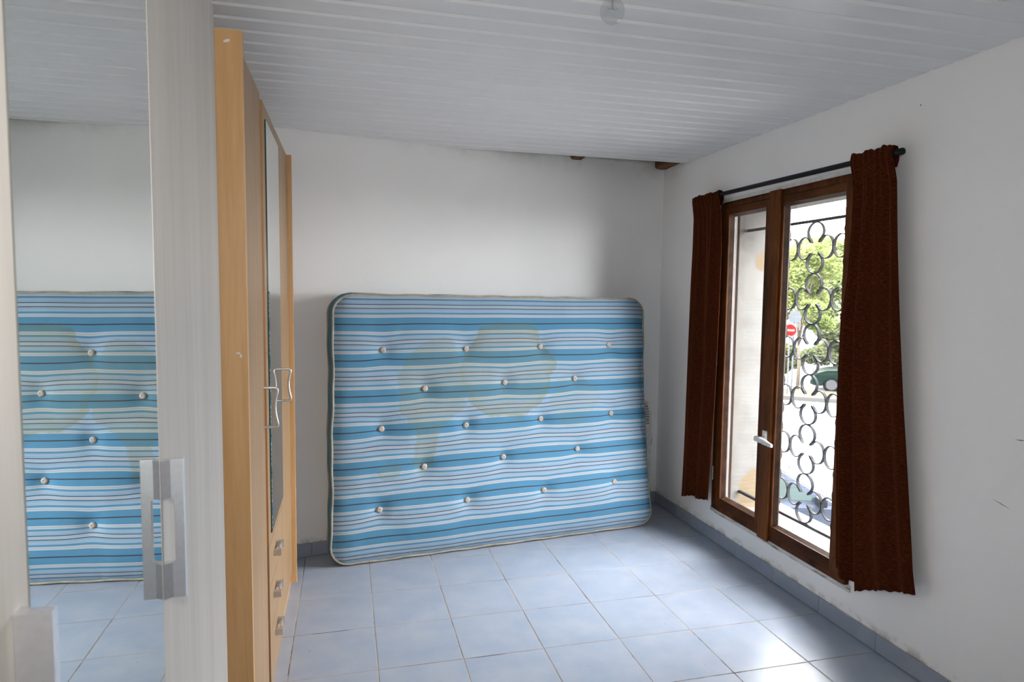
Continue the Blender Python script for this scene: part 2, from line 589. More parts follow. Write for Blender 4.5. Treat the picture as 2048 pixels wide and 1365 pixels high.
# ------------------------------------------------------------------ ceiling
ceil = structure(boxobj('ceiling', (XL - .1, XR + .05, YF - .1, 4.2, 2.47, 2.55), plain('dark_loft_board', (0.25, 0.22, 0.19, 1), 0.9)), 'ceiling of narrow grey-white plastic planks', 'ceiling')
PITCH = 0.1017
def plank_mesh(len0, len1, w):
    bm = bmn()
    # profile in (y, z): bevel tongue sloping down towards the far edge, flat face, step up
    pr = [(0.0, 0.011), (0.0165, 0.0), (w - 0.011, 0.0), (w - 0.0015, 0.0030), (w - 0.0015, 0.017), (0.0, 0.017)]
    prism(bm, pr, 'x', len0, len1)
    return bm
src = None
k = 0
y = 3.868 - PITCH
while y > YF - .02:
    # the skewed end wall cuts the farthest planks on the left
    x_lo = XL
    far = y + PITCH
    if yb(XL) < far:
        x_lo = min(XR - .1, (far - 3.664) / 0.2015 - 0.30 + 0.03 * 0 - 0.0)
        # slanted cut: plank with oblique end
        bm = bmn()
        prof = [(0.0, 0.011), (0.0165, 0.0), (PITCH - 0.011, 0.0), (PITCH - 0.0015, 0.0030), (PITCH - .0015, 0.017), (0.0, 0.017)]
        A, B = [], []
        for (py, pz) in prof:
            xl = max(XL, (y + py - 3.664) / 0.2015 - 0.30)
            A.append(bm.verts.new((xl, y + py, H + pz)))
            B.append(bm.verts.new((XR - .002, y + py, H + pz)))
        bm.faces.new(A); bm.faces.new(B[::-1])
        for q in range(6):
            bm.faces.new((A[q], B[q], B[(q + 1) % 6], A[(q + 1) % 6]))
        obj('ceiling_plank', bm, M_PVC, ceil)
    elif src is None:
        src = obj('ceiling_plank', plank_mesh(XL, XR - .002, PITCH), M_PVC, ceil)
        src.location = (0, y, H)
    else:
        share('ceiling_plank', src, ceil, (0, y, H))
    y -= PITCH
# stubs of old beams left in the gap above the end wall
for (bx0, bx1, y0, z0, z1) in ((1.385, 1.455, 3.60, 2.324, 2.40), (2.035, 2.112, 3.55, 2.324, 2.42)):
    bm = bmn()
    yy = yb((bx0 + bx1) / 2) - 0.012
    prism(bm, [(y0, z0), (yy - .03, z0 - .018), (yy, z0 - .004), (yy, z1), (y0, z1)], 'x', bx0, bx1)
    obj('beam_stub', bm, M_BEAM, ceil, bevel=0.012, label='dark wooden beam end showing in the gap')

# ------------------------------------------------------------------ skirting tiles
sk_r = structure(boxobj('baseboard_right', (XR - .004, XR - .0005, YF, yb(XR) - .004, 0.0, 0.074), M_GROUT), 'blue tile skirting along the window wall', 'skirting')
def skirt_piece(L):
    bm = bmn()
    box(bm, -0.012, -0.004, 0.0012, L - 0.0012, 0.004, 0.076)
    return bm
ssrc = None
for j in range(-12, 5):
    y0 = TY0 + j * TILE
    y1 = min(y0 + TILE, yb(XR) - .012)
    y0c = max(y0, YF)
    if y1 - y0c < .01:
        continue
    if abs((y1 - y0c) - TILE) < 1e-6 and ssrc:
        o = share('skirting_tile', ssrc, sk_r, (XR, y0c, 0))
    else:
        o = obj('skirting_tile', skirt_piece(y1 - y0c), M_SKIRT, sk_r, bevel=0.0012, bseg=1)
        o.location = (XR, y0c, 0)
        if abs((y1 - y0c) - TILE) < 1e-6:
            ssrc = o
# end wall, following its skew
sk_b = bpy.data.objects.new('baseboard_back', None)
COL.objects.link(sk_b)
structure(sk_b, 'blue tile skirting along the end wall', 'skirting')
ang = math.atan(0.2015)
sk_b.location = (-0.30, yb(-0.30), 0)
sk_b.rotation_euler = (0, 0, ang)
Lb = (XR - .014 + 0.30) / math.cos(ang)
s0 = 0.06
bsrc = None
cuts = [-0.55, s0 - TILE + .05, s0 + .05] + [s0 + .05 + TILE * q for q in range(1, 8)]
cuts = [c for c in cuts if c < Lb - .02] + [Lb]
for a, b in zip(cuts, cuts[1:]):
    bm = bmn()
    box(bm, a + .0015, b - .0015, -0.012, -0.0005, 0.001, 0.076)
    obj('skirting_tile', bm, M_SKIRT, sk_b, bevel=0.0012, bseg=1)

# ------------------------------------------------------------------ window
win = bpy.data.objects.new('window_1', None)
COL.objects.link(win)
win.location = (XR, 2.855, 0.2)
structure(win, 'tall two-leaf window in dark varnished wood', 'window')
def W(o):
    o.location = (-XR, -2.855, -0.2)
    return o
def ring_yz(bm, x0, x1, y0, y1, z0, z1, iy0, iy1, iz0, iz1):
    box(bm, x0, x1, y0, iy0, z0, z1)
    box(bm, x0, x1, iy1, y1, z0, z1)
    box(bm, x0, x1, iy0, iy1, z0, iz0)
    box(bm, x0, x1, iy0, iy1, iz1, z1)
FY0, FY1, FZ0, FZ1 = 2.32, 3.395, 0.208, 1.986
FI = 0.032
bm = bmn()
ring_yz(bm, 2.098, 2.150, FY0, FY1, FZ0, FZ1, FY0 + FI, FY1 - FI, FZ0 + .028, FZ1 - .028)
W(obj('outer_frame', bm, M_VARN, win, bevel=0.003))
def sash(y0, y1, py0, py1):
    z0, z1, pz0, pz1 = FZ0 + .030, FZ1 - .030, 0.290, 1.916
    bm = bmn()
    x0, x1 = 2.092, 2.1365
    box(bm, x0, x1, y0, py0, z0, z1)
    box(bm, x0, x1, py1, y1, z0, z1)
    s_ = W(obj('sash', bm, M_VARN, win, bevel=0.004))
    bm = bmn()
    box(bm, x0 + .0015, x1 - .001, py0 - .002, py1 + .002, z0, pz0)
    box(bm, x0 + .0015, x1 - .001, py0 - .002, py1 + .002, pz1, z1)
    r_ = obj('sash_rail', bm, M_VARN_H, s_, bevel=0.003)
    # glazing beads, bevelled towards the pane
    bm = bmn()
    b = 0.012
    for (ya, ybb) in ((py0, py0 + b), (py1 - b, py1)):
        inner = ybb if ya == py0 else ya
        outer = ya if ya == py0 else ybb
        prism(bm, [(x0 + .008, outer), (x0 + .03, inner), (x1 - .0094, inner), (x1 - .0094, outer)], 'z', pz0, pz1)
    for (za, zb) in ((pz0, pz0 + b), (pz1 - b, pz1)):
        inner = zb if za == pz0 else za
        outer = za if za == pz0 else zb
        bmv = [(x0 + .008, outer), (x0 + .03, inner), (x1 - .0094, inner), (x1 - .0094, outer)]
        prism(bm, bmv, 'y', py0 + .012, py1 - .012)
    obj('glazing_bead', bm, plain('worn_bead_wood', (0.045, 0.022, 0.012, 1), 0.4, var=0.5, scale=25), s_)
    bm = bmn()
    box(bm, 2.1275, 2.1315, py0 + .004, py1 - .004, pz0 + .004, pz1 - .004)
    obj('pane', bm, M_GLASS, s_)
    return s_
s_r = sash(2.354, 2.884, 2.412, 2.826)
s_l = sash(2.888, 3.361, 2.966, 3.300)
bm = bmn()
box(bm, 2.078, 2.0918, 2.838, 2.922, 0.205, 1.990)
W(obj('meeting_batten', bm, m_wood('worn_varnished_batten', (0.045, 0.014, 0.004, 1), (0.11, 0.036, 0.010, 1), (0.19, 0.064, 0.018, 1), (1, 1, 0.2), 9, 0.45, 0.08, 0.12), win, bevel=0.005))
bm = bmn()
box(bm, 2.070, 2.078, 2.862, 2.896, 0.70, 0.775)
hd = W(obj('window_handle', bm, M_WHITEPL, win, bevel=0.003, label='white plastic lever handle'))
bm = bmn()
tube(bm, [(2.072, 2.879, 0.735), (2.040, 2.879, 0.735)], 0.011, 12)
obj('spindle', bm, M_WHITEPL, hd, smooth='auto')
bm = bmn()
prof_l = [(2.900, .012, .012), (2.86, .012, .013), (2.82, .010, .011), (2.775, .008, .010), (2.752, .006, .008)]
rings = []
for (yy, hx, hz) in prof_l:
    zc = 0.733 - (2.9 - yy) * 0.04
    xc = 2.036 - (0.012 if yy < 2.8 else 0)
    rings.append([bm.verts.new((xc + hx * a, yy, zc + hz * b)) for a, b in ((-1, -.6), (-.6, -1), (.6, -1), (1, -.6), (1, .6), (.6, 1), (-.6, 1), (-1, .6))])
for A, B in zip(rings, rings[1:]):
    for q in range(8):
        bm.faces.new((A[q], A[(q + 1) % 8], B[(q + 1) % 8], B[q]))
bm.faces.new(rings[0][::-1]); bm.faces.new(rings[-1])
obj('lever', bm, M_WHITEPL, hd, smooth='auto')
for zz in (0.42, 1.10, 1.76):
    bm = bmn()
    tube(bm, [(2.090, 3.376, zz - .04), (2.090, 3.376, zz + .04)], 0.006, 10)
    W(obj('hinge', bm, M_CHROME, win, smooth='auto'))

# ------------------------------------------------------------------ wrought-iron grille in the outer reveal
XG = 2.268
gr = thing('window_grille', 'grey wrought-iron grille of quatrefoil loops outside the window', 'grille', (XG, 2.805, 0.308))
def G(x, y, z):
    return (x - XG, y - 2.805, z - 0.308)
GP = 0.2545
GC = [2.805 + GP * k for k in (1, 0, -1)]
GZ = [1.705 - GP * k for k in range(6)]
for zz in (GZ[0] + GP / 2 + .006, GZ[-1] - GP / 2 - .006):
    bm = bmn()
    a, b = G(XG - .008, 2.335, zz - .007), G(XG + .008, 3.385, zz + .007)
    box(bm, a[0], b[0], a[1], b[1], a[2], b[2])
    obj('cross_bar', bm, M_IRON, gr)
for yy in (GC[0] + GP / 2 + .006, GC[-1] - GP / 2 - .006):
    bm = bmn()
    a, b = G(XG - .008, yy - .006, GZ[-1] - GP / 2), G(XG + .008, yy + .006, GZ[0] + GP / 2)
    box(bm, a[0], b[0], a[1], b[1], a[2], b[2])
    obj('upright', bm, M_IRON, gr)
bm = bmn()
n = 22
ell = []
for q in range(n + 1):
    a = math.radians(-90 + 36 + (360 - 72) * q / n)
    ell.append((0.056 * math.cos(a), 0.0775 + 0.0485 * math.sin(a)))
ell = [(ell[0][0] * 0.78, ell[0][1] - .012)] + ell + [(ell[-1][0] * 0.78, ell[-1][1] - .012)]
t = 0.0022
d = 0.0075
prev = None
rings = []
for q, (a, b) in enumerate(ell):
    p0, p1 = ell[max(q - 1, 0)], ell[min(q + 1, len(ell) - 1)]
    tx, tz = p1[0] - p0[0], p1[1] - p0[1]
    l_ = math.hypot(tx, tz)
    nx, nz_ = -tz / l_, tx / l_
    rings.append([bm.verts.new((-d, a + nx * t, b + nz_ * t)), bm.verts.new((d, a + nx * t, b + nz_ * t)),
                  bm.verts.new((d, a - nx * t, b - nz_ * t)), bm.verts.new((-d, a - nx * t, b - nz_ * t))])
for A, B in zip(rings, rings[1:]):
    for q in range(4):
        bm.faces.new((A[q], A[(q + 1) % 4], B[(q + 1) % 4], B[q]))
bm.faces.new(rings[0][::-1]); bm.faces.new(rings[-1])
loop_src = None
for yy in GC:
    for zz in GZ:
        for q in range(4):
            if loop_src is None:
                loop_src = obj('scroll_loop', bm, M_IRON, gr)
                o = loop_src
            else:
                o = share('scroll_loop', loop_src, gr)
            o.location = G(XG, yy, zz)
            o.rotation_euler = (q * PI / 2, 0, 0)

# ------------------------------------------------------------------ curtain rod and curtains
XC = 2.05
rod = thing('curtain_rod', 'thin black metal curtain rod above the window', 'curtain rod', (XC, 2.85, 2.02))
def R(o):
    o.location = (-XC, -2.85, -2.02)
    return o
rz = lambda yy: 2.016 + (yy - 2.1) * 0.012
bm = bmn()
tube(bm, [(XC, 2.092, rz(2.092)), (XC, 3.585, rz(3.585))], 0.0115, 16)
R(obj('tube', bm, M_BLACK, rod, smooth='auto'))
bm = bmn()
lathe(bm, [(0.0, -.001), (0.0125, 0.0), (0.0135, 0.006), (0.0135, 0.022), (0.0120, 0.024)], (XC, 2.080, rz(2.08)), 16, 'y')
R(obj('end_cap', bm, M_BLACK, rod, smooth='auto'))
for yy in (2.24, 3.50):
    bm = bmn()
    box(bm, XC - .004, XR - .0005, yy - .006, yy + .006, rz(yy) - .022, rz(yy) - .012)
    box(bm, XR - .004, XR - .0005, yy - .012, yy + .012, rz(yy) - .045, rz(yy) + .015)
    box(bm, XC - .014, XC + .014, yy - .006, yy + .006, rz(yy) - .015, rz(yy) - .0118)
    R(obj('bracket', bm, M_BLACK, rod))

def curtain(name, label, inner, outer, bottom, xprof, top_ruffle):
    """inner/outer: (z, y) edge tracks, bottom: (s, z), xprof: (s, x offset)"""
    NS, NTT = 72, 76
    bm = bmn()
    grid = []
    for j in range(NTT + 1):
        t = j / NTT
        row = []
        for i in range(NS + 1):
            s = i / NS
            zt = 2.046 + top_ruffle * math.sin(s * 43) * 0.5 + top_ruffle * math.sin(s * 17 + 1)
            zb = poly(bottom, s) + 0.0022 * math.sin(s * 75) + 0.0015 * math.sin(s * 31)
            z = lerp(zt, zb, t)
            yi = poly([(-q[0], q[1]) for q in inner], -z)
            yo = poly([(-q[0], q[1]) for q in outer], -z)
            yy = lerp(yi, yo, s)
            grow = min(1.0, 0.25 + 0.9 * t)
            fine = 0.0045 * math.sin(s * 40 + 0.6 * math.sin(t * 5)) * max(0.0, 1 - t * 3.2)
            x = XC + smoothpoly(xprof, s) * grow + fine + 0.004 * math.sin(t * 6 + s * 9)
            # wraps in front of the rod
            dz = z - rz(yy)
            if abs(dz) < 0.10:
                w_ = 1 - abs(dz) / 0.10
                x = lerp(x, XC - 0.0155 + 0.003 * math.sin(s * 47) - 0.004 * max(0, 1 - abs(dz) / .02), w_)
            row.append(bm.verts.new((min(x, XR - .006), yy, z)))
        grid.append(row)
    for j in range(NTT):
        for i in range(NS):
            bm.faces.new((grid[j][i], grid[j][i + 1], grid[j + 1][i + 1], grid[j + 1][i]))
    # the pocket goes over the rod and down behind it
    last = grid[0]
    for (dx, dz) in ((0.008, 0.004), (0.026, 0.0), (0.034, -0.02), (0.034, -0.05), (0.026, -0.075)):
        new = [bm.verts.new((min(XC - 0.0155 + dx + 0.002 * math.sin(i / NS * 47), XR - .006), v.co.y, grid[0][i].co.z + dz)) for i, v in enumerate(grid[0])]
        for i in range(NS):
            bm.faces.new((new[i], new[i + 1], last[i + 1], last[i]))
        last = new
    o = obj(name, bm, M_CURTAIN, None, smooth=True)
    mod = o.modifiers.new('thickness', 'SOLIDIFY')
    mod.thickness = 0.003
    mod.offset = 0
    o['label'] = label
    o['category'] = 'curtain'
    o['group'] = 'brown curtains'
    return o
curtain('curtain', 'wide rust-brown curtain on the near side of the window, flared at the hem',
        [(2.06, 2.335), (2.02, 2.330), (1.763, 2.333), (1.534, 2.346), (1.364, 2.370), (1.127, 2.369), (0.802, 2.357), (0.2, 2.327)],
        [(2.06, 2.116), (2.018, 2.118), (1.74, 2.092), (1.453, 2.064), (1.074, 2.025), (0.699, 1.980), (0.43, 1.945), (0.2, 1.893)],
        [(0, 0.285), (0.07, 0.278), (0.08, 0.266), (0.30, 0.262), (0.305, 0.245), (0.40, 0.262), (0.65, 0.308), (1, 0.352)],
        [(0, 0.012), (0.06, 0.020), (0.12, -0.018), (0.25, 0.022), (0.285, 0.012), (0.33, -0.020), (0.52, 0.004), (0.66, -0.010), (0.82, 0.010), (0.92, -0.004), (1, 0.010)], 0.004)
curtain('curtain', 'narrow rust-brown curtain on the far side of the window, by the corner',
        [(2.06, 3.325), (2.032, 3.322), (1.719, 3.308), (1.325, 3.309), (0.866, 3.312), (0.511, 3.333), (0.2, 3.362)],
        [(2.06, 3.60), (2.038, 3.612), (1.96, 3.622), (1.738, 3.618), (1.28, 3.631), (0.811, 3.652), (0.1, 3.68)],
        [(0, 0.262), (0.48, 0.232), (0.50, 0.246), (0.53, 0.238), (1, 0.190)],
        [(0, 0.002), (0.10, 0.008), (0.28, -0.022), (0.46, 0.008), (0.54, 0.020), (0.75, -0.012), (0.9, 0.0), (1, 0.008)], 0.003)

# ------------------------------------------------------------------ mattress
matt = thing('mattress', 'stained blue striped mattress with tufting buttons, leaning on the end wall', 'mattress', (0.9, 3.62, 0.0))
MB = (0.9, 3.62, 0.0)
BL, BR = Vector((-.078, 3.488, 0.014)), Vector((1.872, 3.716, 0.014))
TL, TR = Vector((-.056, 3.545, 1.444)), Vector((1.858, 3.895, 1.430))
MWID, MHEI, MTHK = 1.93, 1.43, 0.165
BUT = [(.132, .794), (.375, .793), (.616, .796), (.862, .798), (.252, .642), (.497, .653), (.734, .657), (.129, .497), (.375, .490),
       (.615, .496), (.863, .499), (.251, .339), (.491, .351), (.738, .357), (.125, .191), (.379, .192), (.622, .198), (.869, .201)]
def Mp(u, v):
    return BL * ((1 - u) * (1 - v)) + BR * (u * (1 - v)) + TL * ((1 - u) * v) + TR * (u * v)
def Mn(u, v):
    du = Mp(u + .01, v) - Mp(u - .01, v)
    dv = Mp(u, v + .01) - Mp(u, v - .01)
    return du.cross(dv).normalized()          # towards the room
def halfw(v):
    d = min(v, 1 - v) * MHEI
    r = 0.095
    sh = 0 if d >= r else r - math.sqrt(max(0, r * r - (r - d) ** 2))
    return 0.5 - sh / MWID
def uedge(s, v):
    wob = (0.0016 * math.sin(v * 15 + 1) + 0.0008 * math.sin(v * 41)) * (abs(s) ** 6)
    if s > 0:
        wob -= 0.012 * math.sin(PI * v) * s ** 4      # the far edge is drawn in at mid height
    return 0.5 + s * (halfw(v) + wob)
def puff(u, v):
    de = min((halfw(v) - abs(u - .5)) * MWID, min(v, 1 - v) * MHEI)
    n_ = 0.030 * (1 - math.exp(-max(0, de) / 0.045))
    for (bu, bv) in BUT:
        dx, dz = (u - bu) * MWID, (v - bv) * MHEI
        d2 = dx * dx + dz * dz
        if d2 < 0.16:
            n_ -= 0.016 * math.exp(-d2 / 0.0022) + 0.013 * math.exp(-d2 / 0.016)
    n_ += 0.007 * mnoise.noise(Vector((u * 7, v * 6, 3.1))) + 0.003 * mnoise.noise(Vector((u * 22, v * 17, 8.1)))
    # small gathers at the top and bottom seams
    e = math.exp(-min(v, 1 - v) * MHEI / 0.04)
    n_ += 0.004 * e * mnoise.noise(Vector((u * 60, v * 9, 1)))
    return n_
rows = [0, .004, .010, .018, .028, .040, .053, .066]
NV, NU = 96, 130
vlist = rows + [0.066 + (1 - .132) * q / NV for q in range(1, NV)] + [1 - r_ for r_ in rows[::-1]]
slist = [-1 + 2 * q / NU for q in range(NU + 1)]
bm = bmn()
uvl = bm.loops.layers.uv.new('UVMap')
gv, guv = [], {}
for v in vlist:
    row = []
    for s in slist:
        u = uedge(s, v)
        p = Mp(u, v) + Mn(u, v) * puff(u, v)
        vv = bm.verts.new(p - Vector(MB))
        # cloth is pulled in at the tufts, so the stripes dip towards them
        dv = 0
        for (bu, bv) in BUT:
            dx, dz = (u - bu) * MWID, (v - bv) * MHEI
            d2 = dx * dx + dz * dz
            if d2 < .09:
                dv += dz * 0.16 * math.exp(-d2 / 0.006)
        guv[vv] = (u, v + dv + 0.003 * mnoise.noise(Vector((u * 5, v * 4, 9))))
        row.append(vv)
    gv.append(row)
for j in range(len(vlist) - 1):
    for i in range(NU):
        f = bm.faces.new((gv[j][i], gv[j][i + 1], gv[j + 1][i + 1], gv[j + 1][i]))
        for lp in f.loops:
            lp[uvl].uv = guv[lp.vert]

def m_mattress():
    k = NT('blue_striped_ticking', 0.85, 0.15)
    uv = k.n('ShaderNodeUVMap', uv_map='UVMap')
    U, V, _ = k.sep(uv.outputs[0])
    fr = k.math('FRACT', k.math('ADD', k.math('DIVIDE', k.math('SUBTRACT', V, 0.089), 0.1338), 10.0))
    t = k.math('MULTIPLY', k.math('ABSOLUTE', k.math('SUBTRACT', fr, 0.5)), 2.0)
    wide = lin(75, 129, 161)
    mid = lin(124, 157, 180)
    light = lin(150, 166, 184)
    pale = lin(156, 169, 182)
    white = lin(178, 183, 189)
    grey = lin(154, 166, 174)
    navy = lin(32, 42, 66)
    brown = lin(52, 44, 48)
    st = [(0.0, pale), (0.085, navy), (0.125, mid), (0.155, light), (0.175, mid), (0.215, light), (0.275, mid), (0.295, light), (0.345, wide),
          (0.455, white), (0.505, grey), (0.57, white), (0.625, wide), (0.965, brown)]
    c = k.ramp(t, st, 'CONSTANT')
    cmb = k.n('ShaderNodeCombineXYZ')
    k.l(k.math('MULTIPLY', U, 1.93), cmb.inputs[0])
    k.l(k.math('MULTIPLY', V, 1.43), cmb.inputs[1])
    p = cmb.outputs[0]
    # yellow-brown water stains with darker rims
    warp = k.n('ShaderNodeTexNoise')
    warp.inputs['Scale'].default_value = 5.5
    warp.inputs['Detail'].default_value = 5
    k.l(p, warp.inputs['Vector'])
    off = k.n('ShaderNodeVectorMath', operation='MULTIPLY_ADD')
    k.l(warp.outputs['Color'], off.inputs[0])
    off.inputs[1].default_value = (0.20, 0.20, 0)
    off.inputs[2].default_value = (-0.10, -0.10, 0)
    pw = k.n('ShaderNodeVectorMath', operation='ADD')
    k.l(p, pw.inputs[0]); k.l(off.outputs[0], pw.inputs[1])
    total = None
    # (centre x, centre y, radius x, radius y, fill, rim)
    for (cx, cy, rx, ry, fill, rim) in ((0.98, 1.00, 0.29, 0.28, 0.32, 0.55), (0.53, 0.93, 0.20, 0.27, 0.36, 0.30), (0.47, 0.66, 0.08, 0.27, 0.42, 0.2),
                                        (0.72, 1.02, 0.13, 0.12, 0.15, 0.40), (1.02, 0.80, 0.10, 0.10, 0.25, 0.15), (1.40, 0.82, 0.16, 0.18, 0.18, 0.16), (0.30, 0.50, 0.07, 0.035, 0.35, 0.3)):
        sb = k.n('ShaderNodeVectorMath', operation='SUBTRACT')
        k.l(pw.outputs[0], sb.inputs[0])
        sb.inputs[1].default_value = (cx, cy, 0)
        dv = k.n('ShaderNodeVectorMath', operation='DIVIDE')
        k.l(sb.outputs[0], dv.inputs[0])
        dv.inputs[1].default_value = (rx, ry, 1)
        ln = k.n('ShaderNodeVectorMath', operation='LENGTH')
        k.l(dv.outputs[0], ln.inputs[0])
        g_ = lambda x: (x, x, x, 1)
        s_ = k.ramp(ln.outputs['Value'], [(0.0, g_(fill * .7)), (0.80, g_(fill)), (0.93, g_(rim)), (0.975, g_(rim * .9)), (1.0, g_(0))])
        total = s_ if total is None else k.mix(1.0, total, s_, 'LIGHTEN')
    tb = k.n('ShaderNodeRGBToBW')
    k.l(total, tb.inputs[0])
    c = k.mix(tb.outputs[0], c, (0.74, 0.62, 0.30, 1), 'MULTIPLY')
    c = k.mix(k.math('MULTIPLY', tb.outputs[0], 0.18), c, lin(168, 150, 96))
    # grey-green tide mark down the far edge
    eu = k.math('SUBTRACT', U, k.math('ADD', 0.976, k.math('MULTIPLY', k.math('SUBTRACT', k.noise(p, 14, 4), 0.5), 0.03)))
    em = k.ramp(k.math('MULTIPLY', k.math('ABSOLUTE', eu), 100), [(0.0, (1, 1, 1, 1)), (0.5, (0, 0, 0, 1))])
    vm = k.ramp(V, [(0.26, (0, 0, 0, 1)), (0.34, (1, 1, 1, 1)), (0.72, (1, 1, 1, 1)), (0.78, (0, 0, 0, 1))])
    c = k.mix(k.math('MULTIPLY', k.math('MULTIPLY', em, vm), 0.5), c, lin(60, 100, 110))
    # fading and weave
    c = k.mix(k.math('MULTIPLY', k.noise(p, 2.2, 4), 0.22), c, lin(120, 145, 162))
    c = k.mix(0.10, c, k.ramp(k.noise(p, 300, 2), [(0.3, (0, 0, 0, 1)), (0.7, (1, 1, 1, 1))]), 'OVERLAY')
    k.color(c)
    k.bump(k.noise(p, 26, 3), 0.12, 0.008)
    return k.m
obj('cover', bm, m_mattress(), matt, smooth=True, recalc=False)

# boundary loop of the front face (counter-clockwise seen from the room)
J = len(vlist) - 1
loop = [(uedge(s, 0), 0.0) for s in slist[:-1]] + [(uedge(1, v), v) for v in vlist[:-1]] + \
       [(uedge(s, 1), 1.0) for s in slist[:0:-1]] + [(uedge(-1, v), v) for v in vlist[:0:-1]]
def border_pt(u, v, depth, bulge):
    n_ = Mn(u, v)
    p = Mp(u, v)
    c = Mp(0.5, 0.5)
    cx = min(max(u, 0.06), 0.94)
    cz = min(max(v, 0.08), 0.92)
    out = (p - Mp(cx, cz))
    if out.length < 1e-4:
        out = p - c
    out.normalize()
    return p - n_ * depth + out * bulge
bm = bmn()
uvl = bm.loops.layers.uv.new('UVMap')
ringsv = []
NR = 8
for r_ in range(NR + 1):
    a = r_ / NR
    dep = a * MTHK
    ring = []
    for (u, v) in loop:
        bl = 0.013 * math.sin(PI * a) + 0.004 * math.sin(v * 30 + u * 24 + a * 3) * math.sin(PI * a)
        if v < 0.03:
            bl = min(bl, 0.008)
        q = border_pt(u, v, dep, bl)
        q.z = max(q.z, 0.002)
        ring.append(bm.verts.new(q - Vector(MB)))
    ringsv.append(ring)
nl = len(loop)
for r_ in range(NR):
    for q in range(nl):
        f = bm.faces.new((ringsv[r_][q], ringsv[r_ + 1][q], ringsv[r_ + 1][(q + 1) % nl], ringsv[r_][(q + 1) % nl]))
        for lp, (rr, qq) in zip(f.loops, ((r_, q), (r_ + 1, q), (r_ + 1, q + 1), (r_, q + 1))):
            lp[uvl].uv = (qq / nl, rr / NR)
def m_border():
    k = NT('blue_striped_border', 0.85, 0.15)
    uv = k.n('ShaderNodeUVMap', uv_map='UVMap')
    U, V, _ = k.sep(uv.outputs[0])
    wide, light, white, navy = lin(66, 116, 140), lin(94, 138, 158), lin(138, 158, 168), lin(40, 60, 78)
    c = k.ramp(V, [(0, wide), (.08, navy), (.11, light), (.18, wide), (.26, white), (.30, wide), (.38, navy), (.41, light), (.5, wide), (.58, navy), (.61, light),
                   (.70, white), (.74, wide), (.86, navy), (.89, wide)], 'CONSTANT')
    c = k.mix(k.math('MULTIPLY', k.noise(k.wcoord(), 12, 4), 0.3), c, lin(70, 100, 112))
    k.color(c)
    return k.m
obj('border', bm, m_border(), matt, smooth=True)
# back face
bm = bmn()
gb = []
for j in range(0, J + 1, 3):
    v = vlist[j]
    row = []
    for i in range(0, NU + 1, 5):
        u = uedge(slist[i], v)
        de = min((halfw(v) - abs(u - .5)) * MWID, min(v, 1 - v) * MHEI)
        q = Mp(u, v) - Mn(u, v) * (MTHK + 0.010 * (1 - math.exp(-max(0, de) / .05)))
        q.y = min(q.y, yb(q.x) - .004)
        row.append(bm.verts.new(q - Vector(MB)))
    gb.append(row)
for A, B in zip(gb, gb[1:]):
    for i in range(len(A) - 1):
        bm.faces.new((A[i], B[i], B[i + 1], A[i + 1]))
obj('back_cover', bm, plain('blue_ticking_back', lin(100, 160, 195), 0.9, 0.1), matt, smooth=True)
M_PIPE = plain('cream_piping', lin(158, 153, 140), 0.85, 0.1, 0, 0.18, 18)
for dep, nm in ((-0.002, 'piping'), (MTHK, 'piping')):
    bm = bmn()
    pts = []
    for q, (u, v) in enumerate(loop):
        pz = border_pt(u, v, dep, 0.004)
        pz.z = max(pz.z, 0.0075)
        pz = pz + Vector((0, 0, 0.0015 * math.sin(q * 0.35)))
        if dep > 0:
            pz.y = min(pz.y, yb(pz.x) - .008)
        pz.z = max(pz.z, 0.007)
        pts.append(pz - Vector(MB))
    tube(bm, pts, 0.0058, 8, closed=True)
    obj(nm, bm, M_PIPE, matt, smooth=True)
# tufting buttons
M_BUT = plain('felt_button', lin(178, 168, 160), 0.9, 0.1, 0, 0.15, 90)
bsrc = None
for (bu, bv) in BUT:
    n_ = Mn(bu, bv)
    p = Mp(bu, bv) + n_ * (puff(bu, bv) + 0.003)
    if bsrc is None:
        bm = bmn()
        lathe(bm, [(0.010, -0.006), (0.0165, -0.002), (0.0170, 0.003), (0.0140, 0.0075), (0.0075, 0.0095), (0.0030, 0.0085), (0.0008, 0.0070)], (0, 0, 0), 11)
        for vtx in bm.verts:
            vtx.co += Vector((random.uniform(-1, 1), random.uniform(-1, 1), random.uniform(-1, 1))) * 0.0009
        bsrc = obj('tufting_button', bm, M_BUT, matt, smooth=True)
        o = bsrc
    else:
        o = share('tufting_button', bsrc, matt)
    o.location = p - Vector(MB)
    o.rotation_mode = 'QUATERNION'
    o.rotation_quaternion = n_.to_track_quat('Z', 'Y') @ __import__('mathutils').Quaternion((0, 0, 1), random.uniform(0, 6))

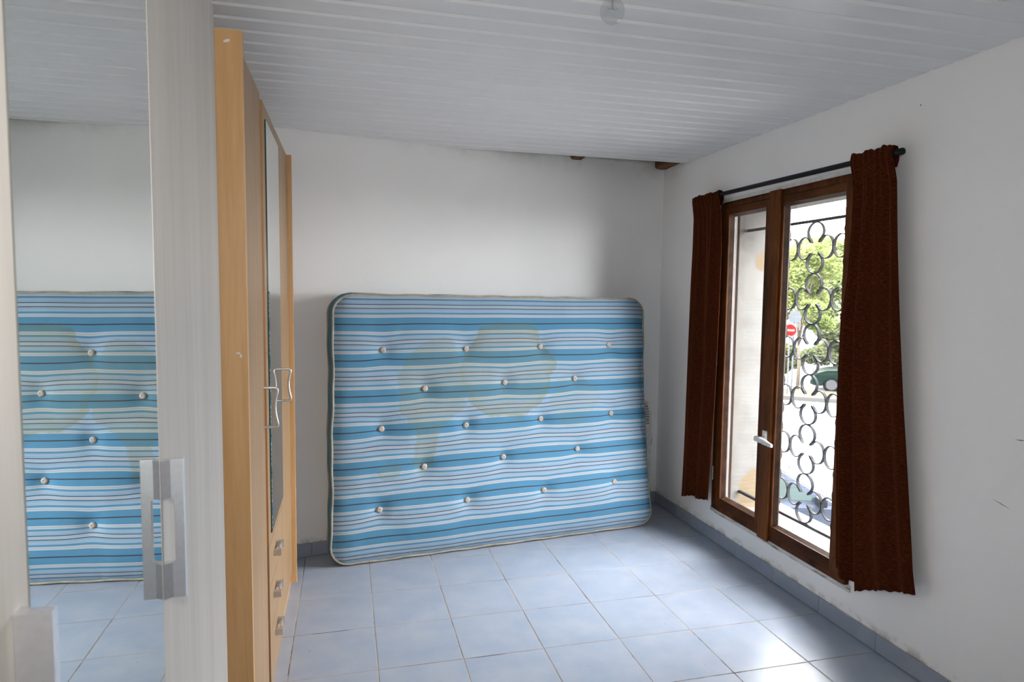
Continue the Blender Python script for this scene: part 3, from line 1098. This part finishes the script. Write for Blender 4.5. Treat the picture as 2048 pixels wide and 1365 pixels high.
# ------------------------------------------------------------------ electric heater and socket behind the mattress
ht = thing('wall_heater', 'white electric wall heater half hidden by the mattress', 'heater', (0, 0, 0))
hx1 = 2.015
ht.location = (hx1, yb(hx1) - .001, 0.22)
ht.rotation_euler = (0, 0, ang)
bm = bmn()
box(bm, -0.52, 0, -0.075, 0.0, 0.0, 0.36)
prism(bm, [(-0.075, .36), (-.075, .44), (-.045, .505), (0, .505), (0, .36)], 'x', -0.52, -0.5)
prism(bm, [(-0.075, .36), (-.075, .44), (-.045, .505), (0, .505), (0, .36)], 'x', -0.02, 0)
prism(bm, [(-.045, .495), (-.045, .505), (0, .505), (0, .495)], 'x', -0.5, -0.02)
obj('casing', bm, M_HEATER, ht)
boxobj('outlet_recess', (-0.5, -0.02, -0.03, -0.002, 0.36, 0.495), M_DARKSLOT, ht)
for q in range(8):
    zz = 0.368 + q * 0.0165
    yy = -0.075 if zz < .44 else lerp(-.075, -.045, (zz - .44) / .065)
    bm = bmn()
    prism(bm, [(yy, zz), (yy + .022, zz + .006), (yy + .022, zz + .010), (yy, zz + .006)], 'x', -0.5, -0.02)
    obj('grille_slat', bm, M_HEATER, ht)
sk = thing('cable_outlet', 'small white cable outlet on the end wall beside the heater', 'outlet', (2.055, yb(2.055) - .0005, 0.40), ang)
boxobj('plate', (-0.018, 0.018, -0.012, 0.0, 0, 0.10), M_WHITEPL, sk, bevel=0.003)
boxobj('opening', (-0.008, 0.010, -0.0135, -0.011, 0.02, 0.065), M_DARKSLOT, sk)

# ------------------------------------------------------------------ white mirror wardrobe (near, left)
XM = -0.281
ww = thing('mirror_wardrobe', 'pale wood-grain wardrobe with a tall mirror door and silver handles', 'wardrobe', (XM, 0.88, 0.0))
def Wd(o):
    o.location = (-XM, -0.88, 0)
    return o
def bx_(name, dims, mat, parent, bevel=0.0, label=None):
    bm = bmn()
    box(bm, *dims)
    return obj(name, bm, mat, parent, bevel=bevel, label=label)
WY_0, WY_1, WH = 0.135, 1.632, 2.094
XB = -0.84
Wd(bx_('side_panel', (XB, XM - .020, WY_0, WY_0 + .018, 0, WH), M_ASH, ww, .001))
Wd(bx_('side_panel', (XB, XM - .020, WY_1 - .018, WY_1, 0, WH), M_ASH, ww, .001))
Wd(bx_('top_panel', (XB, XM - .0205, WY_0 + .018, WY_1 - .018, WH - .018, WH), M_ASH, ww))
Wd(bx_('back_panel', (XB - .008, XB, WY_0, WY_1, 0.02, WH), M_ASH, ww))
Wd(bx_('plinth', (XM - .06, XM - .045, WY_0 + .018, WY_1 - .018, 0, 0.075), M_ASH, ww))
dA = Wd(bx_('door', (XM - .019, XM, WY_0, 0.6665, 0.07, WH), M_ASH, ww, .0012, 'pale wood-grain door nearest the photographer'))
dB = Wd(bx_('door', (XM - .019, XM - .004, 0.6690, 1.0995, 0.07, WH), M_ASH, ww, .0008, 'mirror door'))
dC = Wd(bx_('door', (XM - .019, XM, 1.1020, WY_1, 0.07, WH), M_ASH, ww, .0012, 'pale wood-grain door next to the beech wardrobe'))
bx_('mirror', (XM - .0038, XM - .0002, 0.6692, 1.0990, 0.072, WH - .002), M_MIRROR, dB, 0, 'tall mirror panel')
def pull(yb0, sgn, parent, dz=0.0):
    # upright plate with a rounded finger opening, on two splayed feet
    z0, z1, c0, c1 = (q + dz for q in (0.972, 1.196, 1.030, 1.133))
    x0 = XM + .0003
    r = 0.0055
    out = [(.012, z0), (.030, z0), (.030, z1), (.012, z1), (.012, c1)]
    for q in range(6):
        a = PI / 2 - PI / 2 * q / 5
        out.append((.0165 - r + r * math.cos(a), c1 - r + r * math.sin(a)))
    for q in range(6):
        a = -PI / 2 * q / 5
        out.append((.0165 - r + r * math.cos(a), c0 + r + r * math.sin(a)))
    out.append((.012, c0))
    bm = bmn()
    prism(bm, [(x0 + px, pz) for px, pz in out], 'y', yb0 + sgn * .008, yb0 + sgn * .019)
    o = obj('handle', bm, M_ALU, parent, bevel=0.0009, bseg=2, label='satin silver pull handle')
    for (a, b) in ((z0, c0), (c1, z1)):
        bm = bmn()
        prism(bm, [(x0, yb0), (x0 + .0122, yb0 + sgn * .0083), (x0 + .0122, yb0 + sgn * .0187), (x0, yb0 + sgn * .0187)], 'z', a + .0009, b - .0009)
        obj('foot', bm, M_ALU, o)
    return o
pull(1.1035, 1, dC)
pull(0.6540, -1, dA, -0.016)

# ------------------------------------------------------------------ beech wardrobe (behind it)
XD = -0.268
bw = thing('beech_wardrobe', 'beech-coloured three-door wardrobe with mirror and three small drawers', 'wardrobe', (XD, 2.59, 0.0))
def Bd(o):
    o.location = (-XD, -2.59, 0)
    return o
BY0, BY1, BH = 1.806, 3.372, 2.112
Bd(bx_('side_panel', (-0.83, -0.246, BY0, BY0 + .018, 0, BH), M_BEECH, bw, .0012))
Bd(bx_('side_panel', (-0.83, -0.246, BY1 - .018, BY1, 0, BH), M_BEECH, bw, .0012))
Bd(bx_('top_panel', (-0.83, -0.29, BY0 + .018, BY1 - .018, BH - .04, BH - .022), M_BEECH, bw))
Bd(bx_('back_panel', (-0.838, -0.83, BY0, BY1, 0.02, BH - .02), M_BEECH, bw))
Bd(bx_('partition', (-0.83, -0.29, 2.331, 2.347, 0.06, BH - .04), M_BEECH, bw))
Bd(bx_('partition', (-0.83, -0.29, 2.835, 2.851, 0.06, BH - .04), M_BEECH, bw))
Bd(bx_('plinth', (-0.30, -0.276, BY0 + .018, BY1 - .018, 0, 0.052), M_BEECH, bw))
d1 = Bd(bx_('door', (XD - .018, XD, BY0 + .020, 2.3390, 0.055, BH - .004), M_BEECH_SHADED, bw, .001))
d3 = Bd(bx_('door', (XD - .018, XD, 2.8430, BY1 - .020, 0.055, BH - .004), M_BEECH_SHADED, bw, .001))
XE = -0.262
d2 = Bd(bx_('door', (XD - .018, XE, 2.3425, 2.8395, 0.572, BH - .022), M_BEECH_SHADED, bw, .001, 'middle door with a tall mirror'))
bx_('edge_band', (XD - .017, XE - .0008, 2.3415, 2.3424, 0.575, BH - .024), M_BEECH_EDGE, d2)
bm = bmn()
box(bm, XE + .0002, XE + .00435, 2.408, 2.8385, 0.603, 2.042)
mi = obj('mirror_glass', bm, M_GLASSEDGE, d2, label='green-edged mirror glass')
# silvered face with a bevelled margin
bm = bmn()
a0, a1, c0, c1 = 2.4085, 2.8380, 0.6035, 2.0415
b_ = 0.018
xs0, xs1 = XE + .0044, XE + .0056
O = [bm.verts.new((xs0, y_, z_)) for y_, z_ in ((a0, c0), (a1, c0), (a1, c1), (a0, c1))]
I = [bm.verts.new((xs1, y_, z_)) for y_, z_ in ((a0 + b_, c0 + b_), (a1 - b_, c0 + b_), (a1 - b_, c1 - b_), (a0 + b_, c1 - b_))]
bm.faces.new(I)
for q in range(4):
    bm.faces.new((O[q], O[(q + 1) % 4], I[(q + 1) % 4], I[q]))
obj('mirror_face', bm, M_MIRROR, d2, label='bevelled mirror')
# three drawers
for (z0, z1, hz, hy) in ((0.420, 0.569, 0.497, 2.538), (0.257, 0.417, 0.350, 2.515), (0.055, 0.254, 0.190, 2.545)):
    dr = Bd(bx_('drawer', (XD - .018, XE, 2.3425, 2.8395, z0, z1), M_BEECH_SHADED, bw, .001))
    bm = bmn()
    # two flat feet joined by an arched bar
    L2 = 0.052
    x0 = XE + .0004
    for sg in (-1, 1):
        ya = hy + sg * L2
        box(bm, x0, x0 + .026, min(ya, ya - sg * .016), max(ya, ya - sg * .016), hz - .011, hz + .011)
    N = 10
    prev = None
    for q in range(N + 1):
        a = -1 + 2 * q / N
        yy = hy + a * (L2 - .002)
        xo = x0 + .026 - .009 * (1 - a * a)
        hh = .011 - .003 * (1 - a * a)
        ring = [bm.verts.new(c_) for c_ in ((xo, yy, hz - hh), (xo, yy, hz + hh), (xo - .005, yy, hz + hh), (xo - .005, yy, hz - hh))]
        if prev:
            for e in range(4):
                bm.faces.new((prev[e], prev[(e + 1) % 4], ring[(e + 1) % 4], ring[e]))
        else:
            bm.faces.new(ring[::-1])
        prev = ring
    bm.faces.new(prev)
    obj('handle', bm, M_CHROME, dr, label='arched brushed steel drawer handle')
# bowed wire handles on the outer doors
for (dd, hy) in ((d1, 2.322), (d3, 2.878)):
    bm = bmn()
    path = [(XD - .002, hy, 1.135), (XD + .036, hy, 1.135), (XD + .041, hy, 1.132), (XD + .043, hy, 1.126)]
    for q in range(1, 10):
        a = q / 10
        path.append((XD + .043 - .009 * math.sin(PI * a), hy, lerp(1.126, 1.010, a)))
    path += [(XD + .043, hy, 1.010), (XD + .041, hy, 1.004), (XD + .036, hy, 1.001), (XD - .002, hy, 1.001)]
    tube(bm, path, 0.0052, 10)
    obj('handle', bm, M_CHROME, dd, smooth='auto', label='bowed steel bar handle')
# torn paper residue on the near side panel
for (cx, cz, sx, sz, rot) in ((-0.2825, 2.083, .011, .0045, .6), (-0.270, 1.300, .006, .0035, .2), (-0.263, 1.292, .003, .006, .1)):
    bm = bmn()
    pts = []
    for q in range(9):
        a = 2 * PI * q / 9
        rr = random.uniform(.6, 1.15)
        px, pz = sx * rr * math.cos(a), sz * rr * math.sin(a)
        pts.append((cx + px * math.cos(rot) - pz * math.sin(rot), cz + px * math.sin(rot) + pz * math.cos(rot)))
    prism(bm, pts, 'y', BY0 - .0006, BY0 - .0001)
    Bd(obj('paper_residue', bm, M_STICKER, bw, label='torn scrap of pale paper'))

# ------------------------------------------------------------------ bare light bulb
BX, BYY, BZ = 0.628, 1.52, 2.142
lb = thing('light_bulb', 'clear glass light bulb hanging bare from the ceiling', 'light bulb', (BX, BYY, H))
def Lb_(o):
    o.location = (0, 0, BZ - H)
    return o
bm = bmn()
prof = []
for q in range(0, 15):
    a = -PI / 2 + (PI / 2 + 0.75) * q / 14
    prof.append((max(0.0004, 0.0295 * math.cos(a)), 0.0295 * math.sin(a)))
prof += [(0.0185, 0.030), (0.0155, 0.040), (0.0138, 0.050), (0.0132, 0.058)]
lathe(bm, prof, (0, 0, 0), 28)
Lb_(obj('glass_envelope', bm, M_BULB, lb, smooth=True))
bm = bmn()
lathe(bm, [(0.0135, 0.050), (0.0138, 0.052), (0.0128, 0.055), (0.0138, 0.058), (0.0128, 0.061), (0.0138, 0.064), (0.0128, 0.068), (0.008, 0.074)], (0, 0, 0), 20)
Lb_(obj('screw_cap', bm, M_BRASS, lb, smooth='auto'))
bm = bmn()
tube(bm, [(0, 0, 0.052), (0, 0, 0.02), (0, 0, 0.006)], 0.004, 8, taper=lambda a: 1 - .5 * a)
tube(bm, [(0, 0, 0.006), (-.008, 0, 0.004), (-.014, 0, .007)], 0.0006, 6)
tube(bm, [(0, 0, 0.006), (.008, 0, 0.004), (.014, 0, .007)], 0.0006, 6)
tube(bm, [(-.014, 0, .007), (-.007, .003, .0075), (0, .004, .007), (.007, .003, .0075), (.014, 0, .007)], 0.0005, 6)
Lb_(obj('filament_mount', bm, m_glass('stem_glass', (0.85, 0.86, 0.84, 1)), lb))
bm = bmn()
lathe(bm, [(0.0155, 0.062), (0.0185, 0.064), (0.0190, 0.085), (0.0170, 0.096), (0.0085, 0.106), (0.005, 0.110)], (0, 0, 0), 20)
Lb_(obj('socket', bm, plain('cream_socket', lin(190, 186, 165), 0.5), lb, smooth='auto'))
bm = bmn()
tube(bm, [(0, 0, 0.108), (0.001, 0, .13), (0, 0, H - BZ)], 0.003, 8)
Lb_(obj('cord', bm, plain('grey_cord', lin(190, 188, 182), 0.6), lb))

# ------------------------------------------------------------------ outdoors, a storey below
GZ0 = -2.45
def m_ground(name, a, b, sc=1.5):
    k = NT(name, 0.95, 0.1)
    k.color(k.ramp(k.noise(k.wcoord(), sc, 5, 0.65), [(0.3, a), (0.7, b)]))
    return k.m
bm = bmn()
box(bm, 2.52, 80, -30, 90, GZ0 - .2, GZ0)
structure(obj('road', bm, m_ground('sun_bleached_asphalt', (0.11, 0.108, 0.105, 1), (0.15, 0.147, 0.143, 1))), 'pale street surface outside the window', 'road')
# direction of view through the right pane, and its perpendicular
D = Vector((0.627, 0.779, 0)); P = Vector((0.779, -0.627, 0))
def at(dist, side, z=0.0):
    v = D * dist + P * side
    return Vector((v.x, v.y, GZ0 + z))
def slab(name, d0, d1, s0_, s1_, z0, z1, mat, label, cat):
    bm = bmn()
    for_pts = [at(d0, s0_), at(d0, s1_), at(d1, s1_), at(d1, s0_)]
    prism(bm, [(v.x, v.y) for v in for_pts], 'z', GZ0 + z0, GZ0 + z1)
    return structure(obj(name, bm, mat, bevel=0.02), label, cat)
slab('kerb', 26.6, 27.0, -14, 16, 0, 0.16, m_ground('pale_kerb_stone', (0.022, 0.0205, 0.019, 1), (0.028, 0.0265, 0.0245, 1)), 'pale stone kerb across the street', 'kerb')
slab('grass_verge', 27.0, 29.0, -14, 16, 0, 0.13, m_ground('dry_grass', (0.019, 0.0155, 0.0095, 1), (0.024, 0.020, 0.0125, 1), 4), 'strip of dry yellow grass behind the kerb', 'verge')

# ---- street signs
def sign_post(dist, side, h, r=0.03):
    bm = bmn()
    tube(bm, [(0, 0, 0), (0, 0, h)], r, 10)
    return bm
M_POLE = plain('galvanised_post', (0.03, 0.032, 0.035, 1), 0.6, 0.05)
M_RED = plain('sign_red', (0.038, 0.0026, 0.002, 1), 0.7, 0.02, var=0.05)
M_SWHITE = plain('sign_white', (0.042, 0.042, 0.042, 1), 0.7, 0.02, var=0.03)
p0 = at(27.45, -0.72)
ns = thing('no_entry_sign', 'red round no-entry road sign with white bar on a grey post', 'road sign', p0, math.atan2(D.y, D.x) - PI / 2 - .25)
obj('post', sign_post(0, 0, 2.95), M_POLE, ns, smooth='auto')
bm = bmn(); lathe(bm, [(.240, -.05), (.255, -.048), (.255, -.034), (.24, -.032)], (0.03, 0, 2.60), 28, 'y'); obj('plate', bm, M_SWHITE, ns)
bm = bmn(); lathe(bm, [(.225, -.056), (.228, -.055), (.228, -.051)], (0.03, 0, 2.60), 28, 'y'); obj('red_disc', bm, M_RED, ns)
boxobj('white_bar', (0.03 - .165, 0.03 + .165, -.061, -.0565, 2.56, 2.64), M_SWHITE, ns)
p1 = at(27.9, -0.58)
ns2 = thing('octagonal_sign', 'grey back of an octagonal road sign behind the no-entry sign', 'road sign', p1, math.atan2(D.y, D.x) - PI / 2 + .6)
obj('post', sign_post(0, 0, 3.35), M_POLE, ns2, smooth='auto')
bm = bmn(); lathe(bm, [(.27, .035), (.28, .037), (.28, .045), (.27, .047)], (0, -.09, 3.10), 8, 'y'); obj('plate', bm, plain('sign_back_grey', (0.028, 0.030, 0.034, 1), 0.6, 0.05), ns2)
boxobj('stiffener', (-.03, .03, -.06, -.052, 2.86, 3.34), M_POLE, ns2)

# ---- cars
M_TYRE = plain('tyre_rubber', (0.0022, 0.0022, 0.0023, 1), 0.9, 0.02)
M_RIM = plain('alloy_rim', (0.020, 0.020, 0.021, 1), 0.6, 0.05)
M_CARGLASS = plain('car_glass', (0.006, 0.012, 0.011, 1), 0.15, 0.1)
M_LAMP = plain('lamp_lens', (0.03, 0.03, 0.032, 1), 0.3, 0.1)
def car(label, paint, loc, rotz):
    c = thing('parked_car', label, 'car', loc, rotz)
    mp = NT('paint', 0.4, 0.04)
    mp.color(mp.ramp(mp.noise(mp.coord(), 2), [(0.3, tuple(x * .95 for x in paint) + (1,)), (0.7, paint + (1,))]))
    mp = mp.m
    # lower body: side profile with wheel arches, lofted over the width
    prof = [(-2.0, .34), (-2.04, .62), (-1.98, .93)]
    top = [(-1.90, 1.00), (-1.0, 1.00), (0.0, .985), (0.95, .965), (1.45, .90), (1.85, .78), (2.0, .64), (2.03, .45), (1.98, .28)]
    arch = []
    for cx in (1.27, -1.27):
        for q in range(9):
            a = PI * q / 8
            arch.append((cx + .36 * math.cos(a), .26 + .36 * math.sin(a)))
    pts = prof + top + arch + [(-1.9, .26)]
    bm = bmn()
    st = [(-.86, .94), (-.80, 1.0), (.80, 1.0), (.86, .94)]
    sec = []
    for (yy, k_) in st:
        sec.append([bm.verts.new((px * (1 if k_ == 1 else .985), yy, pz if k_ == 1 else min(pz, .93))) for px, pz in pts])
    n_ = len(pts)
    for A, B in zip(sec, sec[1:]):
        for q in range(n_):
            bm.faces.new((A[q], A[(q + 1) % n_], B[(q + 1) % n_], B[q]))
    bm.faces.new(sec[0]); bm.faces.new(sec[-1][::-1])
    obj('body', bm, mp, c, smooth='auto')
    # greenhouse
    bot = [(-1.93, -.78), (1.02, -.80), (1.02, .80), (-1.93, .78)]
    roof = [(-1.55, -.57), (0.20, -.59), (0.20, .59), (-1.55, .57)]
    zb, zr = .965, 1.46
    bm = bmn()
    B = [bm.verts.new((x, y_, zb)) for x, y_ in bot]
    T = [bm.verts.new((x, y_, zr - .03)) for x, y_ in roof]
    T2 = [bm.verts.new((x * .93 - .03, y_ * .86, zr)) for x, y_ in roof]
    bm.faces.new(B[::-1]); bm.faces.new(T2)
    for q in range(4):
        bm.faces.new((B[q], B[(q + 1) % 4], T[(q + 1) % 4], T[q]))
        bm.faces.new((T[q], T[(q + 1) % 4], T2[(q + 1) % 4], T2[q]))
    obj('roof', bm, mp, c, bevel=0.03, smooth='auto')
    def glass(name, a, b, c_, d_, u0, u1, v0, v1):
        a, b, c_, d_ = map(Vector, (a, b, c_, d_))
        pt = lambda u, v: (a * (1 - u) + b * u) * (1 - v) + (d_ * (1 - u) + c_ * u) * v
        nn = (b - a).cross(d_ - a).normalized()
        bm = bmn()
        A = [bm.verts.new(pt(u, v) + nn * .008) for u, v in ((u0, v0), (u1, v0), (u1 - .02, v1), (u0 + .02, v1))]
        Bk = [bm.verts.new(v.co - nn * .016) for v in A]
        bm.faces.new(A); bm.faces.new(Bk[::-1])
        for q in range(4):
            bm.faces.new((A[q], Bk[q], Bk[(q + 1) % 4], A[(q + 1) % 4]))
        obj(name, bm, M_CARGLASS, c)
    z3 = lambda p_, z: (p_[0], p_[1], z)
    b3 = [z3(q, zb) for q in bot]; r3 = [z3(q, zr - .03) for q in roof]
    glass('windscreen', b3[1], b3[2], r3[2], r3[1], .06, .94, .08, .94)
    glass('rear_window', b3[3], b3[0], r3[0], r3[3], .08, .92, .15, .92)
    glass('side_window', b3[0], b3[1], r3[1], r3[0], .12, .50, .10, .90)
    glass('side_window', b3[0], b3[1], r3[1], r3[0], .54, .94, .10, .90)
    glass('side_window', b3[2], b3[3], r3[3], r3[2], .06, .46, .10, .90)
    glass('side_window', b3[2], b3[3], r3[3], r3[2], .50, .88, .10, .90)
    wsrc = None
    for cx in (1.27, -1.27):
        for sg in (-1, 1):
            bm = bmn()
            lathe(bm, [(.19, -.10), (.30, -.10), (.325, -.07), (.325, .07), (.30, .10), (.20, .10), (.19, .07)], (0, 0, 0), 28, 'y')
            w_ = obj('wheel', bm, M_TYRE, c, smooth='auto')
            w_.location = (cx, sg * .76, .325)
            bm = bmn()
            for q in range(5):
                a = 2 * PI * q / 5
                ca, sa = math.cos(a), math.sin(a)
                A = []
                for (r_, hw) in ((.03, .045), (.20, .030)):
                    for k_ in (-1, 1):
                        A.append((r_ * ca - k_ * hw * sa, r_ * sa + k_ * hw * ca))
                prism(bm, [A[0], A[1], A[3], A[2]], 'y', sg * .085, sg * .103)
            lathe(bm, [(.185, sg * .080), (.212, sg * .082), (.212, sg * .104), (.19, sg * .104)], (0, 0, 0), 28, 'y')
            obj('rim', bm, M_RIM, w_)
    for sg in (-1, 1):
        bm = bmn()
        box(bm, .70, .82, min(sg * .80, sg * .98), max(sg * .80, sg * .98), .98, 1.10)
        obj('wing_mirror', bm, plain('mirror_housing', (0.004, 0.004, 0.005, 1), 0.5, 0.05), c, bevel=.02)
        boxobj('headlamp', (1.80, 1.985, min(sg * .52, sg * .80), max(sg * .52, sg * .80), .62, .74), M_LAMP, c, bevel=.02)
        boxobj('tail_lamp', (-2.05, -1.93, min(sg * .58, sg * .80), max(sg * .58, sg * .80), .70, .92), plain('tail_red', (0.4, 0.02, 0.02, 1), 0.3), c, bevel=.02)
    boxobj('bumper', (1.9, 2.06, -.74, .74, .30, .48), mp, c, bevel=.03)
    return c
ah = math.atan2(P.y, P.x)
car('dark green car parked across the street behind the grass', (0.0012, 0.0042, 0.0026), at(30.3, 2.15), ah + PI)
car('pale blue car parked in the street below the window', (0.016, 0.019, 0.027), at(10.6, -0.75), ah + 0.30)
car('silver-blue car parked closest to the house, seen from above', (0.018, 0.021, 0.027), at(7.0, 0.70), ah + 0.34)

# ---- trees and bushes
def m_leaf(name, a, b):
    m = bpy.data.materials.new(name)
    m.use_nodes = True
    t = m.node_tree
    t.nodes.clear()
    out = t.nodes.new('ShaderNodeOutputMaterial')
    mx = t.nodes.new('ShaderNodeMixShader')
    df = t.nodes.new('ShaderNodeBsdfDiffuse')
    tl = t.nodes.new('ShaderNodeBsdfTranslucent')
    nz = t.nodes.new('ShaderNodeTexNoise')
    nz.inputs['Scale'].default_value = 1.8
    nz.inputs['Detail'].default_value = 4
    rp = t.nodes.new('ShaderNodeValToRGB')
    rp.color_ramp.elements[0].color = a; rp.color_ramp.elements[0].position = .35
    rp.color_ramp.elements[1].color = b; rp.color_ramp.elements[1].position = .65
    tc = t.nodes.new('ShaderNodeTexCoord')
    t.links.new(tc.outputs['Object'], nz.inputs['Vector'])
    t.links.new(nz.outputs['Fac'], rp.inputs[0])
    t.links.new(rp.outputs[0], df.inputs[0]); t.links.new(rp.outputs[0], tl.inputs[0])
    mx.inputs[0].default_value = .45
    t.links.new(df.outputs[0], mx.inputs[1]); t.links.new(tl.outputs[0], mx.inputs[2])
    t.links.new(mx.outputs[0], out.inputs[0])
    return m
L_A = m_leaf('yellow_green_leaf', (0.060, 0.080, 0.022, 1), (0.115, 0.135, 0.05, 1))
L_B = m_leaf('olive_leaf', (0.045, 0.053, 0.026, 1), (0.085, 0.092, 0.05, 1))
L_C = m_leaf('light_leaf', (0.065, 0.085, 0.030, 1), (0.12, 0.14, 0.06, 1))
M_BARK = m_wood('bark', (0.02, 0.016, 0.011, 1), (0.035, 0.028, 0.02, 1), (0.05, 0.04, 0.03, 1), (3, 3, .6), 5, .9, .1, .4)
def foliage(bm, blobs, n, size):
    for _ in range(n):
        c, r_ = random.choice(blobs)
        while True:
            v = Vector((random.uniform(-1, 1), random.uniform(-1, 1), random.uniform(-1, 1)))
            if 0.25 < v.length < 1:
                break
        q = Vector(c) + Vector((v.x * r_[0], v.y * r_[1], v.z * r_[2]))
        a = Vector((random.gauss(0, 1), random.gauss(0, 1), random.gauss(0, 1))).normalized()
        b = a.orthogonal().normalized()
        s_ = size * random.uniform(.6, 1.3)
        t_ = a * s_
        w_ = b * s_ * .4
        bm.faces.new([bm.verts.new(q - t_), bm.verts.new(q + w_), bm.verts.new(q + t_), bm.verts.new(q - w_)])
def plant(name, label, cat, loc, trunk_h, trunk_r, blobs, n, size, mat, rings=3):
    t = thing(name, label, cat, loc, 0)
    bm = bmn()
    tube(bm, [(0, 0, -.05), (.05, .03, trunk_h * .4), (-.03, .05, trunk_h)], trunk_r, 10, taper=lambda a: 1 - .45 * a)
    for c, r_ in blobs[:6]:
        tube(bm, [(-.02, .03, trunk_h * .75), tuple(lerp(a, b, .5) for a, b in zip((0, 0, trunk_h), c)), c], trunk_r * .45, 6, taper=lambda a: 1 - .7 * a)
    obj('trunk' if cat == 'tree' else 'stems', bm, M_BARK, t, smooth=True)
    bm = bmn()
    foliage(bm, blobs, n, size)
    f = obj('foliage', bm, mat, t, recalc=False)
    f['kind'] = 'stuff'
    return t
def blobs(cx, cz, rx, rz_, n, r_):
    out = []
    for _ in range(n):
        a, b = random.uniform(0, 2 * PI), random.uniform(-1, 1)
        k_ = random.uniform(.3, 1)
        out.append(((cx + math.cos(a) * rx * k_, math.sin(a) * rx * k_, cz + b * rz_), (r_ * random.uniform(.7, 1.3),) * 2 + (r_ * random.uniform(.5, .9),)))
    return out
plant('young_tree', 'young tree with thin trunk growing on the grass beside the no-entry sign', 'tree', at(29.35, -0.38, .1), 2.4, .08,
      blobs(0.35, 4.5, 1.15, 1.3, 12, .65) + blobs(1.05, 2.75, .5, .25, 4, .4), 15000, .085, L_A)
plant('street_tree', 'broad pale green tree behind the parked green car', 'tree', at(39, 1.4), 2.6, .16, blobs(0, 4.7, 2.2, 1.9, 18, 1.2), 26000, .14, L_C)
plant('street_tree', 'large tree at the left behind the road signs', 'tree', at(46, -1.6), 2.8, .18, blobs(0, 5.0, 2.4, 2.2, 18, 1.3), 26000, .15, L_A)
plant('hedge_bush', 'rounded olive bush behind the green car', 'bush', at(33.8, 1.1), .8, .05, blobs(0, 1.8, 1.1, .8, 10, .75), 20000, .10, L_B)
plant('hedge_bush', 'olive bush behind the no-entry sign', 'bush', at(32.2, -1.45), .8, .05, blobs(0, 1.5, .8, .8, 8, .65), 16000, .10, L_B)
